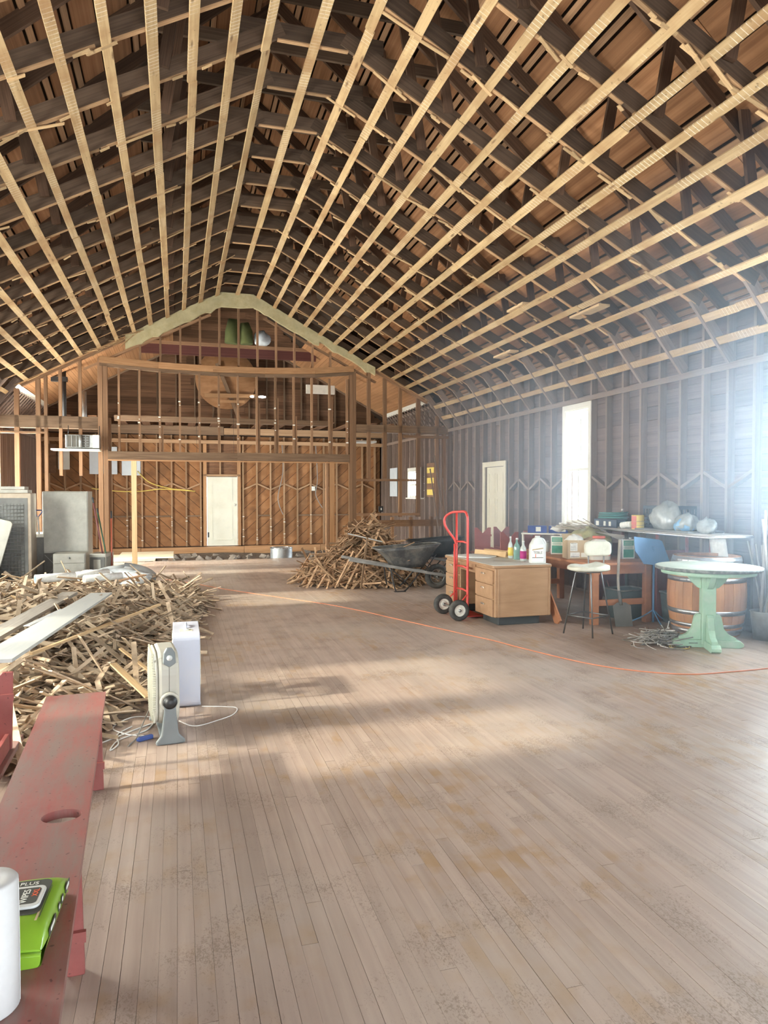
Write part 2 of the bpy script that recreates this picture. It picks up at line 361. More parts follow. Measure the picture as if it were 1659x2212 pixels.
def strap(p, d, y0, y1):
    n = Vector((d.z, 0, -d.x)); n = n if n.z > 0 else -n
    x = p.x; z = p.z
    pts = [Vector((x, y0, z)) + n * .0025, Vector((x + random.uniform(-.012, .012), y1, z + random.uniform(-.006, .006))) + n * .0025]
    m = frame(pts[0], pts[1], n); l = (pts[1] - pts[0]).length; wd = random.choice((.080, .088, .092))
    o = MB().box((0, 0, 0), (l, wd, .019)).build('strapping_board', M['strap'], ceiling); o.location = (pts[0] + pts[1]) / 2; o.rotation_euler = m.to_euler()
def strap_line(p, d, ymin=-.5):
    y = ymin - random.random() * 3
    while y < 15.45:
        l = random.choice((3.2, 4.0, 4.8, 4.8)); e = min(y + l, 15.5)
        if e > ymin: strap(p, d, max(y, ymin), e - .004)
        y += l
lines = []
for sd in (-1, 1):
    u = prof(sd, 0)[2] - .27
    while u > .02:
        p, d, ln = prof(sd, u); lines.append((p, d)); u -= .377
    for t in (.23, .62):
        a = Vector((XC + sd * BRK, 0, BZ)); b = Vector((XC + sd * HW, 0, LED)); lines.append((a.lerp(b, t), (b - a).normalized()))
lines.append((Vector((XC, 0, PEAK)), Vector((1, 0, 0))))
for p, d in lines: strap_line(p, d)
# splintered lath stubs still nailed across the joists
for k in range(300):
    ty = random.choice(TR[5:]); sd = random.choice((-1, 1)); u = random.uniform(.05, 4.3); p, d, ln = prof(sd, u)
    nrm = Vector((d.z, 0, -d.x)); nrm = nrm if nrm.z > 0 else -nrm
    l = random.choice((.06, .1, .14, .25, .4)); q = p - nrm * .004 + Vector((0, ty + random.uniform(-.02, .02), 0)); dd = (d + Vector((0, random.uniform(-.3, .3), random.uniform(-.08, .05)))).normalized()
    stick('lath_stub', q - dd * l / 2, q + dd * l / 2, .036, .008, M['stub'], ceiling, nrm)
# roof boards along the hall, wide board then narrow strip
for sd in (-1, 1):
    ra = Vector((XC, 0, RIDGE)); rb = Vector((XC + sd * (HW + .05), 0, EAVE - .04)); rd = (rb - ra).normalized(); L_ = (rb - ra).length; rn = Vector((abs(rd.z) * sd, 0, abs(rd.x)))
    u = .02; k = 0
    while u < L_ - .05:
        wd = .25 if k % 2 == 0 else .062
        cuts = [-.6] + sorted(random.uniform(1.5, 14) for _ in range(2)) + [15.7]
        for a, b in zip(cuts[:-1], cuts[1:]):
            q = ra + rd * (u + wd / 2) + rn * (.0 if k % 2 == 0 else -.014)
            stick('roof_board' if k % 2 == 0 else 'roof_strip', q + Vector((0, a + .004, 0)), q + Vector((0, b - .004, 0)), wd, .02, M['roof_board' if k % 2 == 0 else 'roof_strip'], ceiling, rn)
        u += wd + .03; k += 1
    q0, q1 = ra + rn * .06, rb + rn * .06 + rd * .3
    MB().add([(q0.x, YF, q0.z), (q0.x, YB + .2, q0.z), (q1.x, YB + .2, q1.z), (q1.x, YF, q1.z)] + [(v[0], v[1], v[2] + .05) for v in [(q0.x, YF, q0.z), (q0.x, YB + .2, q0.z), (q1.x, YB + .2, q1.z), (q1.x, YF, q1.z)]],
             [(0, 1, 2, 3), (4, 5, 6, 7), (0, 1, 5, 4), (1, 2, 6, 5), (2, 3, 7, 6), (3, 0, 4, 7)]).build('roof_light_block', M['deck'], ceiling)  # solid sheet added over the roof boards to block light leaks
block('ridge_seal_board', (XC - .02, YF, RIDGE - .16), (XC + .02, YB, RIDGE + .02), M['rafter'], ceiling)  # added with the cap to stop daylight leaking in at the ridge
MB().prism([(XC - .35, RIDGE - .20), (XC, RIDGE + .10), (XC + .35, RIDGE - .20), (XC + .35, RIDGE - .12), (XC, RIDGE + .18), (XC - .35, RIDGE - .12)], YF, YB + .2, 'XZ', (0, 0, .02)).build('ridge_light_seal', M['deck'], ceiling)  # added over the ridge gap to keep daylight out
# hanging odds and ends under the strapping near the right wall
for (x, y, ln) in ((5.2, 7.9, .5), (4.7, 9.0, .35), (5.3, 10.6, .45)):
    pz = BZ + (XC + BRK - x) * .5275
    stick('blocking_board', (x, y, pz + .05), (x, y + ln * 1.4, pz + .05), .16, .03, M['pale_stud'], ceiling)

# ------------------------------------------------------------------ side walls
def subtract(a, b, holes):
    segs = [(a, b)]
    for h0, h1 in holes:
        segs = [s for p, q in segs for s in ((p, min(q, h0)), (max(p, h1), q)) if s[1] - s[0] > .03]
    return segs
def side_wall(name, label, x, sgn, wins, door=None, ycuts=()):
    wl = S(name, label)
    holes = list(wins) + ([door] if door else [])
    # boards outside the studs
    z = -.05; row = 0
    while z < EAVE + .05:
        h = .185; zt = z + h
        hs = [(a, b) for a, b, c, d in holes if zt > c + .01 and z < d - .01]
        for a, b in subtract(YF, YB + .1, hs):
            y = a
            while y < b - .03:
                l = random.uniform(3.2, 5.0); e = min(b, y + l)
                if b - e < .4: e = b
                block('wall_board', (x + sgn * .10, y + .002, z + .003), (x + sgn * .122, e - .002, zt - .003), M['side_board'], wl); y = e
        z = zt; row += 1
    # outer skin, one plain sheet round the openings
    sk = MB(); ys = sorted({YF, YB + .1, *[v for a, b, c, d in holes for v in (a, b)]}); zs = sorted({-.2, EAVE + .2, *[v for a, b, c, d in holes for v in (c, d)]})
    for a, b in zip(ys[:-1], ys[1:]):
        for c, d in zip(zs[:-1], zs[1:]):
            my, mz = (a + b) / 2, (c + d) / 2
            if not any(h[0] < my < h[1] and h[2] < mz < h[3] for h in holes): sk.b2((x + sgn * .124, a, c), (x + sgn * .15, b, d))
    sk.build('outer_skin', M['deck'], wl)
    # studs 16 inches apart, plates, ledger
    y = 6.41 - .403 * 22
    while y < YB - .1:
        zz = [(0, EAVE - .08)]
        for h in holes:
            if h[0] - .02 < y < h[1] + .02: zz = [(0, h[2]), (h[3], EAVE - .08)]
        for a, b in zz:
            if b - a > .1: block('wall_stud', (x, y - .02, a), (x + sgn * .098, y + .02, b), M['side_stud'], wl)
        y += .403
    for h in holes:
        for yy in (h[0] - .022, h[1] + .022): block('wall_stud', (x - sgn * .002, yy - .02, 0), (x + sgn * .098, yy + .02, h[3] + .04), M['side_stud'], wl)
        block('window_header', (x, h[0], h[3]), (x + sgn * .09, h[1], h[3] + .045), M['side_stud'], wl)
        if h[2] > .1: block('window_stool', (x, h[0], h[2] - .04), (x + sgn * .09, h[1], h[2]), M['side_stud'], wl)
    for a, b in ((YF, 6.0), (6.0, 15.5), (15.5, YB)):
        block('top_plate', (x, a, EAVE - .08), (x + sgn * .1, b, EAVE), M['side_stud'], wl)
        block('ledger', (x - sgn * .022, a + .003, LED - .075), (x - sgn * .002, b - .003, LED), M['side_stud'], wl)
        block('sill_plate', (x, a, 0), (x + sgn * .098, b, .04), M['side_stud'], wl)
    # let-in blocking between studs, set in alternating slants
    y = 6.41 - .403 * 14; k = 0
    while y < YS - .3:
        if not any(h[0] - .45 < y < h[1] + .05 for h in holes) and not (door and door[0] - .4 < y < door[1] + .4):
            za = 1.62 if k % 2 else 1.80; zb = 1.80 if k % 2 else 1.62
            stick('blocking', (x + sgn * .05, y + .02, za), (x + sgn * .05, y + .383, zb), .09, .038, M['side_stud'], wl)
        y += .403; k += 1
    return wl
DOOR_R = (12.62, 13.52, 0.0, 2.08)
wall_right = side_wall('wall_right', 'right hall wall stripped to studs and boards', XR, 1, WIN_R, DOOR_R)
wall_left = side_wall('wall_left', 'left hall wall stripped to studs', XL, -1, WIN_L)
# rear wall behind the camera, with a wide unseen entrance added for the fill light
rear = S('wall_rear', 'unseen rear hall wall with a wide entrance added for fill light')
for a, b in (((XL - .15, YF - .1, 0), (-1.8, YF, EAVE)), ((4.4, YF - .1, 0), (XR + .15, YF, EAVE)), ((-1.8, YF - .1, 3.2), (4.4, YF, EAVE))): block('wall_board', a, b, M['side_board'], rear)
MB().prism([(XL - .15, EAVE), (XR + .15, EAVE), (XC, RIDGE + .15)], YF - .1, YF, 'XZ').build('gable', M['side_board'], rear)

# ------------------------------------------------------------------ windows and side door
def sash_window(name, label, x, sgn, h, vert=True, mat='white_paint'):
    w_ = S(name, label); y0, y1, z0, z1 = h; xa, xb = x - sgn * .012, x + sgn * .11
    m = M[mat]
    block('window_casing', (xa, y0 - .07, z0 - .02), (xa + sgn * .02, y0, z1 + .08), m, w_); block('window_casing', (xa, y1, z0 - .02), (xa + sgn * .02, y1 + .07, z1 + .08), m, w_)
    block('window_casing', (xa, y0, z1), (xa + sgn * .02, y1, z1 + .08), m, w_); block('window_sill', (xa - sgn * .05, y0 - .07, z0 - .04), (xa + sgn * .1, y1 + .07, z0 - .008), m, w_)
    for yy in (y0 + .012, y1 - .012): block('window_jamb', (x, yy - .012, z0), (xb, yy + .012, z1), m, w_)
    block('window_jamb', (x, y0 + .024, z1 - .024), (xb, y1 - .024, z1), m, w_)
    zm = z0 + (z1 - z0) * .47
    for (a, b, xo) in ((z0, zm + .02, .05), (zm - .02, z1 - .024, .085)):
        sa = MB(); xs = x + sgn * xo; t = .022
        sa.b2((xs - t / 2, y0 + .024, a), (xs + t / 2, y0 + .07, b)); sa.b2((xs - t / 2, y1 - .07, a), (xs + t / 2, y1 - .024, b))
        sa.b2((xs - t / 2, y0 + .07, a), (xs + t / 2, y1 - .07, a + .045)); sa.b2((xs - t / 2, y0 + .07, b - .04), (xs + t / 2, y1 - .07, b))
        if vert: sa.b2((xs - t / 2 + .002, (y0 + y1) / 2 - .015, a + .045), (xs + t / 2 - .002, (y0 + y1) / 2 + .015, b - .04))
        s_ = sa.build('window_sash', m, w_)
        MB().b2((xs - .002, y0 + .07, a + .045), (xs + .002, y1 - .07, b - .04)).build('pane', M['pane'], s_)
    return w_
mp, nt, b = nodes('pane'); 
for n in list(nt.nodes): nt.nodes.remove(n)
o_ = N(nt, 'ShaderNodeOutputMaterial'); tr = N(nt, 'ShaderNodeBsdfTransparent'); gl = N(nt, 'ShaderNodeBsdfGlossy', Roughness=.03); mx = N(nt, 'ShaderNodeMixShader'); mx.inputs[0].default_value = .06
tr.inputs[0].default_value = (.93, .95, .94, 1); nt.links.new(tr.outputs[0], mx.inputs[1]); nt.links.new(gl.outputs[0], mx.inputs[2]); nt.links.new(mx.outputs[0], o_.inputs[0])
for i, h in enumerate(WIN_R): sash_window('window_%d' % (i + 1), ['tall sash window in the right wall near the camera', 'tall sash window at the right edge', 'tall bright sash window in the right wall above the work tables', 'small bright window in the stage side wall'][i], XR, 1, h, i < 3)
for i, h in enumerate(WIN_L): sash_window('window_%d' % (i + 5), 'tall sash window in the left wall', XL, -1, h, True)
d1 = S('door_1', 'pale cream panelled side door standing in the right wall')
y0, y1, z0, z1 = DOOR_R
for a, b in (((XR - .03, y0 - .09, 0), (XR - .004, y0, z1 + .1)), ((XR - .03, y1, 0), (XR - .004, y1 + .09, z1 + .1)), ((XR - .03, y0, z1), (XR - .004, y1, z1 + .1))): block('door_casing', a, b, M['door_cream'], d1)
dl = MB().b2((XR + .03, y0 + .01, .01), (XR + .07, y1 - .01, z1 - .01)).build('door_leaf', M['door_cream'], d1)
for pz0, pz1 in ((.2, .75), (.95, 1.45), (1.55, 1.95)):
    for py in (y0 + .12, (y0 + y1) / 2 + .04):
        fr = MB(); a, b = py, py + .29
        fr.b2((XR + .022, a, pz0), (XR + .03, a + .02, pz1)); fr.b2((XR + .022, b - .02, pz0), (XR + .03, b, pz1)); fr.b2((XR + .022, a + .02, pz0), (XR + .03, b - .02, pz0 + .02)); fr.b2((XR + .022, a + .02, pz1 - .02), (XR + .03, b - .02, pz1))
        fr.build('door_panel', M['door_cream'], d1)
for z in (.3, 1.05, 1.8): block('hinge', (XR + .005, y0 + .001, z), (XR + .028, y0 + .03, z + .1), M['dark_iron'], d1)

# ------------------------------------------------------------------ stage front: stud wall with the opening
front = S('wall_front', 'stripped stud wall framing the stage opening')
def ceil_at(x):
    a = abs(x - XC)
    if a < FLAT: return PEAK
    if a < BRK: return PEAK - (a - FLAT) * (PEAK - BZ) / (BRK - FLAT)
    return BZ - (a - BRK) * (BZ - LED) / (HW - BRK)
PL, PR = -1.46, 3.79
Y0, Y1 = YS, YS + .09
def post(x, z0, z1, w_=.045, mat='stud', y=0): return block('stud', (x - w_ / 2, Y0 + y, z0), (x + w_ / 2, Y1 + y, z1), M[mat], front)
# opening posts
for x in (PL - .04, PL + .06): post(x, 0, 4.30, .09)
for x in (PR + .06, PR - .02): post(x, 0, 4.30, .075)
post(PL + .13, 0, 3.1, .05, 'stud', .1)
post(-.86, 0, 2.25, .10, 'pale_stud'); post(3.33, .0, 2.27, .11, 'header'); post(3.22, .0, 2.3, .05)
# sagging header in five pieces, second ply underneath
xs = [PL - .05, -.35, .75, 1.85, 2.95, PR + .04]; zs = [4.34, 4.27, 4.245, 4.26, 4.31, 4.40]
for k in range(5):
    stick('header_beam', (xs[k], Y0 + .045, zs[k] - .06), (xs[k + 1], Y0 + .045, zs[k + 1] - .06), .14, .13, M['header'], front)
    stick('header_beam', (xs[k], Y0 + .05, zs[k] - .16), (xs[k + 1], Y0 + .05, zs[k + 1] - .16), .10, .06, M['dark_beam'], front)
block('lower_beam', (PL + .1, Y0 - .01, 2.24), (1.25, Y0 + .1, 2.41), M['dark_beam'], front); block('lower_beam', (1.25, Y0 - .005, 2.25), (PR - .06, Y0 + .1, 2.42), M['dark_beam'], front)
block('beam_edge', (PL + .1, Y0 - .02, 2.215), (PR - .1, Y0 + .06, 2.24), M['header'], front)
n_ = 13
for k in range(n_):
    x = PL + .32 + k * .402; post(x, 2.41, 4.10, .042)
    if k in (2, 7, 8, 9, 11): post(x + .05, 2.41, random.uniform(2.9, 3.9), .04, 'stud', .02)
for k in range(1, 12):
    x = PL + .32 + k * .402; post(x + .02, 4.28, ceil_at(x) - .2, .042)
for x in (-3.45, -3.05, -2.66, -2.52, -2.25, -1.88): post(x, 0 if x in (-2.66,) else 1.9 if x > -2.3 else 0, ceil_at(x) - .05, .085 if x in (-2.66, -3.05) else .06)
for x in (4.19, 4.57): post(x, 1.88, ceil_at(x) - .04, .075)
for x in (4.94, 5.38, 5.84, 6.02): post(x, 1.0, ceil_at(x) - .04, .085 if x == 5.38 else .065)
for x in (4.28, 4.75, 5.2, 5.7): post(x, 0, 1.0, .06)
for a, b in (((PR + .1, Y0, 2.93), (XR, Y1 + .1, 3.10)), ((XL, Y0, 2.86), (PL - .09, Y1 + .1, 3.10)), ((PL + .1, YS + 1.6, 3.2), (3.7, YS + 1.75, 3.32))): block('cross_beam', a, b, M['dark_beam'], front)
for a, b in (((PR + .1, Y0 - .01, 1.82), (5.40, Y1, 1.87)), ((PR + .1, Y0 - .01, 1.03), (5.40, Y1, 1.09)), ((PR + .1, Y0, .78), (6.0, Y1, .93)), ((XL, Y0 - .01, 2.74), (-2.5, Y1, 2.78)), ((PR + .1, Y0, 0), (6.05, Y1, .05)), ((5.0, Y0 - .02, 2.82), (XR, Y0 + .04, 2.88))): block('rail', a, b, M['stud'], front)
# plaster band left along the ceiling line
def band(u0, u1, sd, hgt, rag):
    """torn strip of plasterboard under the ceiling line"""
    P = [];
    n = max(3, int((u1 - u0) / .12))
    for k in range(n + 1):
        u = u0 + (u1 - u0) * k / n; p = prof(sd, u)[0]; P.append((p.x, p.z + .03 + random.uniform(-.01, .01) * rag))
    Q = [(x, z - hgt + random.uniform(-.03, .03) * rag) for x, z in reversed(P)]
    MB().prism(P + Q, YS - .10, YS - .02, 'XZ').build('plaster_band', M['plaster'], front)
band(-.0, 2.18, -1, .30, 1.); band(.0, 1.6, 1, .27, .8); band(1.6, 3.05, 1, .19, 1.)
MB().prism([(XC - FLAT, 5.80), (XC + FLAT, 5.80), (XC + FLAT + .02, 5.53), (XC + .05, 5.50), (XC - FLAT - .02, 5.50)], YS - .105, YS - .02, 'XZ').build('plaster_band', M['plaster'], front)
for sd, u0, u1 in ((-1, 2.2, 4.4), (1, 3.0, 4.5)):
    a, b = prof(sd, u0)[0], prof(sd, u1)[0]; stick('wall_plate', (a.x, YS + .03, a.z - .03), (b.x, YS + .03, b.z - .03), .09, .05, M['stud'], front)
for k in range(14):      # frayed paper and lath dangling off the band
    u = random.uniform(1.7, 2.9); p = prof(-1, u)[0]; stick('torn_lath', (p.x, YS - .12, p.z - .05), (p.x - random.uniform(.1, .5), YS - .14, p.z - random.uniform(.0, .35)), .03, .006, M['stub'], front)
for sd in (-1, 1):
    a, b = prof(sd, .25)[0], prof(sd, 3.1)[0]; stick('top_plate', (a.x, YS + .05, a.z - .31), (b.x, YS + .05, b.z - .26), .09, .04, M['stud'], front)
# plaster crumbs stuck on the studs
for k in range(46):
    x = PL + .32 + random.randrange(n_) * .402; z = random.choice((3.05, 3.1, 2.95, 2.7, 3.4)) + random.uniform(-.06, .06); s_ = random.uniform(.012, .035)
    block('plaster_crumb', (x - s_, Y0 - .02, z), (x + s_ * random.random(), Y0 + .005, z + s_ * .8), M['plaster_crumb'], front)

# ------------------------------------------------------------------ stage: back wall
back = S('wall_back', 'back stage wall of diagonal boards between studs')
def clip(poly, x0, x1, z0, z1):
    for ax, lim, keep in ((0, x0, 1), (0, x1, -1), (1, z0, 1), (1, z1, -1)):
        out = []
        for i, p in enumerate(poly):
            q = poly[(i + 1) % len(poly)]; ip, iq = (p[ax] - lim) * keep >= 0, (q[ax] - lim) * keep >= 0
            if ip: out.append(p)
            if ip != iq:
                t = (lim - p[ax]) / (q[ax] - p[ax]); out.append((p[0] + t * (q[0] - p[0]), p[1] + t * (q[1] - p[1])))
        poly = out
        if not poly: return poly
    return poly
ZT = 3.22
def diagonal(x0, x1, z0, z1, slope):
    wd = .34; k = -30
    while k < 60:
        c = k * wd; g = .008
        # board lies between z = slope*x + c .. + wd
        poly = [(x0 - 1, slope * (x0 - 1) + c + g), (x1 + 1, slope * (x1 + 1) + c + g), (x1 + 1, slope * (x1 + 1) + c + wd - g), (x0 - 1, slope * (x0 - 1) + c + wd - g)]
        p = clip(poly, x0, x1, z0, z1)
        if len(p) >= 3: MB().prism(p, YB + random.uniform(0, .006), YB + .025, 'XZ').build('diagonal_board', M['diag'], back)
        k += 1
D0, D1, DZ = .84, 1.70, 2.02
diagonal(XL, .72, 0, ZT, -.92); diagonal(1.82, XR, 0, ZT, .92)
for k in range(5): block('wall_board', (.72, YB, 2.1 + k * .225), (1.82, YB + .02, 2.1 + k * .225 + .22), M['dark_board'], back)
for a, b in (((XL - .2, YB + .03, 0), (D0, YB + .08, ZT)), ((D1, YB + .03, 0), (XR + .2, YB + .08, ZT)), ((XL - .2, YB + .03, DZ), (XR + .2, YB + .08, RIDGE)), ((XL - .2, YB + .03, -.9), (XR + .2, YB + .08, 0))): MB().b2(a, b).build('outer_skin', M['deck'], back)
x = -3.4; k = 0
bx = []
while x < XR:
    if not (D0 - .1 < x < D1 + .1):
        block('stud', (x - .021, YB - .10, 0), (x + .021, YB - .002, ZT), M['back_stud'], back); bx.append(x)
    x += .406
for x in (D0 - .06, D1 + .06): block('stud', (x - .05, YB - .10, 0), (x + .05, YB - .002, ZT), M['header'], back)
block('door_header', (D0 - .1, YB - .1, DZ + .02), (D1 + .1, YB - .002, DZ + .08), M['back_stud'], back); block('stud', (1.2, YB - .1, DZ + .08), (1.24, YB - .002, ZT), M['back_stud'], back)
for i in range(len(bx) - 1):
    a, b = bx[i], bx[i + 1]
    if b - a > .5: continue
    if random.random() < .75: block('blocking', (a + .022, YB - .09, .86), (b - .022, YB - .01, .90), M['dark_beam'], back)
    za, zb = (1.66, 1.82) if i % 2 else (1.82, 1.66)
    stick('blocking', (a + .022, YB - .05, za), (b - .022, YB - .05, zb), .07, .04, M['back_stud'], back)
for a, b in ((-3.58, -1.0), (-1.0, 1.9), (1.9, 4.2), (4.2, 6.1)): block('rim_beam', (a, YB - .16, -.30), (b - .01, YB - .02, -.02 + random.uniform(-.02, .02)), M['header'], back)
block('loft_beam', (XL, YB - .5, 3.22), (1.3, YB - .36, 3.46), M['dark_beam'], back); block('loft_beam', (1.31, YB - .5, 3.24), (XR, YB - .36, 3.42), M['back_stud'], back)
block('loft_ledger', (XL, YB - .3, 2.98), (XR, YB - .2, 3.08), M['back_stud'], back)
for k in range(16): block('loft_board', (-3.3 + k * .6, YB - 2.6, 3.44), (-3.3 + k * .6 + .2, YB - .1, 3.47), M['dark_board'], back)
z = 3.5
while z < RIDGE - .3:
    half = (RIDGE - z) / (RIDGE - EAVE) * HW
    cut = random.uniform(-1, 1)
    for a, b in ((XC - half, XC + cut), (XC + cut + .004, XC + half)): block('wall_board', (a, YB - .01, z), (b, YB + .015, z + .196), M['dark_board'], back)
    z += .2
for k in range(18):
    x = XC - 4.4 + k * .52
    block('upper_stud', (x - .02, YB - .11, 3.46), (x + .02, YB - .012, min(5.6, roofz(x) - .1)), M['dark_beam'], back)
# crumbs on the lower studs
for k in range(46):
    x = random.choice([v for v in bx if v > -1.5 and v < 4]); z = random.uniform(.1, .9); s_ = random.uniform(.01, .03)
    block('plaster_crumb', (x - s_, YB - .125, z), (x + s_, YB - .10, z + s_ * .7), M['plaster_crumb'], back)
# back door
d2 = S('door_2', 'pale two-panel door in the back stage wall')
MB().b2((D0, YB - .09, 0), (D1, YB - .045, DZ)).build('door_leaf', M['door_cream'], d2)
for z0, z1 in ((.16, 1.12), (1.30, 1.86)):
    a, b = D0 + .13, D1 - .13; fr = MB()
    fr.b2((a, YB - .104, z0), (a + .025, YB - .09, z1)).b2((b - .025, YB - .104, z0), (b, YB - .09, z1)).b2((a + .025, YB - .104, z0), (b - .025, YB - .09, z0 + .025)).b2((a + .025, YB - .104, z1 - .025), (b - .025, YB - .09, z1)); fr.build('door_panel', M['door_cream'], d2)
MB().lathe([(.0, -.06), (.032, -.055), (.036, -.035), (.02, -.02), (.02, 0)], 14, (D1 - .07, YB - .09, 1.20), 'Y').build('door_knob', M['plaster_crumb'], d2)
block('lock_plate', (D0 + .01, YB - .095, .25), (D0 + .05, YB - .09, .4), M['dark_iron'], d2)
for a, b in (((D0 - .03, YB - .1, 0), (D0 - .005, YB - .04, DZ + .02)), ((D1 + .005, YB - .1, 0), (D1 + .03, YB - .04, DZ + .02))): block('door_stop', a, b, M['white_paint'], d2)
# stage ceiling slopes in beadboard with pale torn edge
stage = S('ceiling_stage', 'sloped beadboard ceiling over the stage')
for sd in (-1, 1):
    p, d, ln = prof(sd, 0); nrm = Vector((d.z, 0, -d.x)); nrm = nrm if nrm.z > 0 else -nrm
    u = 1.5 if sd > 0 else 1.1; 
    while u < ln:
        q = prof(sd, u + .045)[0] + nrm * .06
        stick('beadboard', q + Vector((0, YS + .12, 0)), q + Vector((0, 19.3 + random.uniform(-.02, .02), 0)), .088, .014, M['beadboard'], stage, nrm); u += .092
    q = prof(sd, ln)[0] + nrm * .05
    stick('torn_plaster_edge', q + Vector((0, YS + .15, 0)), q + Vector((0, 19.2, 0)), .14, .02, M['plaster_crumb'], stage, nrm)
    a, b = prof(sd, 1.0)[0] + nrm * .05, prof(sd, ln)[0] + nrm * .05
    stick('ceiling_edge', a + Vector((0, 19.35, 0)), b + Vector((0, 19.35, 0)), .04, .06, M['dark_beam'], stage, nrm)
    for k in range(17):    # lath left on the cove
        y = YS + .2 + k * .22; a = Vector((XC + sd * (BRK + .03), y, BZ)); b = Vector((XC + sd * (HW - .02), y + .02, LED + .05))
        stick('cove_lath', a, b, .03, .012, M['side_stud'], stage, (0, 1, 0))
block('tie_beam', (XC - 2.1, 17.4, 5.02), (XC + 2.1, 17.5, 5.10), M['stud'], stage); block('tie_beam', (XC - 2.05, 17.42, 4.80), (XC + 2.05, 17.48, 5.02), M['dark_red'], stage)

# ------------------------------------------------------------------ object materials
plain('red_steel', (.62, .07, .06), .4, var=.08, spec=.5)
plain('rubber', (.045, .045, .043), .8, var=.3, scale=30, dirt=(.20, .18, .15), dirt_amt=.5)
plain('rim_white', (.72, .70, .62), .45, dirt=(.35, .24, .14), dirt_amt=.6, dscale=8)
plain('grey_steel', (.36, .37, .36), .42, .75, dirt=(.30, .26, .20), dirt_amt=.5)
plain('barrow_tub', (.11, .115, .115), .45, .4, var=.25, dirt=(.36, .33, .28), dirt_amt=.75, dscale=5)
plain('barrow_handle', (.24, .23, .21), .6, var=.2, dirt=(.42, .38, .32))
plain('desk_top', (.58, .55, .48), .55, var=.12, dirt=(.40, .34, .26), dirt_amt=.5)
plain('plinth', (.05, .055, .055), .5)
plain('white_plastic', (.64, .65, .62), .4, var=.03)
plain('label_white', (.80, .80, .72), .6, var=.08)
plain('label_green', (.08, .34, .24), .5, var=.2, scale=20)
plain('ink', (.06, .06, .05), .7)
plain('orange_ink', (.75, .14, .06), .6); plain('magenta_ink', (.45, .05, .22), .6); plain('tan_ink', (.45, .34, .20), .6)
plain('can_metal', (.50, .50, .52), .4, .6)
plain('cardboard', (.55, .42, .27), .85, var=.08)
plain('clear_jug', (.66, .65, .58), .35, var=.06)
plain('red_lid', (.62, .16, .12), .5)
plain('vinyl', (.58, .56, .46), .5, var=.08, dirt=(.38, .35, .26), dirt_amt=.5, dscale=14)
plain('stool_steel', (.20, .20, .20), .4, .8)
plain('blue_paint', (.10, .24, .44), .5, var=.1)
plain('mint', (.30, .47, .33), .6, var=.1, dirt=(.55, .58, .48), dirt_amt=.5, dscale=7)
plain('dusty_top', (.32, .35, .285), .75, var=.15, scale=9, dirt=(.42, .38, .28), dirt_amt=.6, dscale=12)
plain('table_edge', (.10, .11, .10), .6, dirt=(.5, .5, .42), dirt_amt=.5, dscale=20)
plain('hoop', (.50, .52, .54), .35, .9, dirt=(.30, .22, .16), dirt_amt=.35, dscale=6)
plain('orange_cord', (.60, .22, .12), .5)
plain('fan_beige', (.52, .50, .42), .5, var=.05, dirt=(.46, .42, .32), dirt_amt=.35)
plain('fan_grey', (.20, .22, .22), .5, var=.06)
plain('fan_skylit_white', (.46, .48, .56), .4, var=.05, dirt=(.50, .46, .40), dirt_amt=.35)  # white shell, bluish cast of skylit shade put into the colour
plain('grille', (.62, .60, .48), .5)
plain('dark_inside', (.10, .09, .075), .8)  # dark tone for seams and for shade inside gaps and openings
plain('paper_towel', (.54, .535, .52), .9, var=.03, scale=40)
plain('core_brown', (.34, .23, .14), .9)
plain('wipes_green', (.22, .40, .03), .35, var=.05, coat=.3)
plain('appliance', (.42, .41, .36), .45, .35, var=.12, dirt=(.26, .24, .19), dirt_amt=.6, dscale=2.2)
plain('appliance_dark', (.16, .16, .15), .55, .3, var=.2)
plain('appliance_side', (.40, .33, .25), .4, .4, var=.15)
plain('sheet_plastic', (.62, .66, .68), .25, var=.2, scale=9, spec=.6)
plain('newsprint', (.76, .76, .72), .85, var=.15, scale=25)
plain('tarp_grey', (.40, .42, .42), .4, var=.2, scale=5)
plain('tote', (.10, .13, .135), .5, var=.12)
plain('galv', (.42, .43, .42), .4, .75, var=.2, scale=10)
plain('pole_grey', (.34, .30, .25), .7, var=.25)
plain('hose', (.06, .22, .20), .5); plain('box_blue', (.06, .10, .30), .6, var=.2); plain('box_dark', (.05, .07, .11), .5)
plain('bag_yellow', (.48, .46, .24), .4, var=.25, scale=8)
plain('clear_bag', (.30, .31, .29), .25, var=.25, scale=12, spec=.6)
plain('bag_blue', (.16, .34, .52), .35, var=.3, scale=10)
plain('carpet_green', (.085, .095, .03), .9, var=.15)
plain('wire_yellow', (.70, .52, .12), .5); plain('wire_grey', (.30, .28, .25), .6)
plain('wire_white', (.74, .72, .68), .5)
plain('crate_black', (.03, .04, .05), .5)
plain('glass_green', (.20, .34, .30), .1, spec=.7); plain('glass_clear', (.52, .56, .53), .1, spec=.7)
plain('aluminium', (.62, .63, .64), .25, .9)

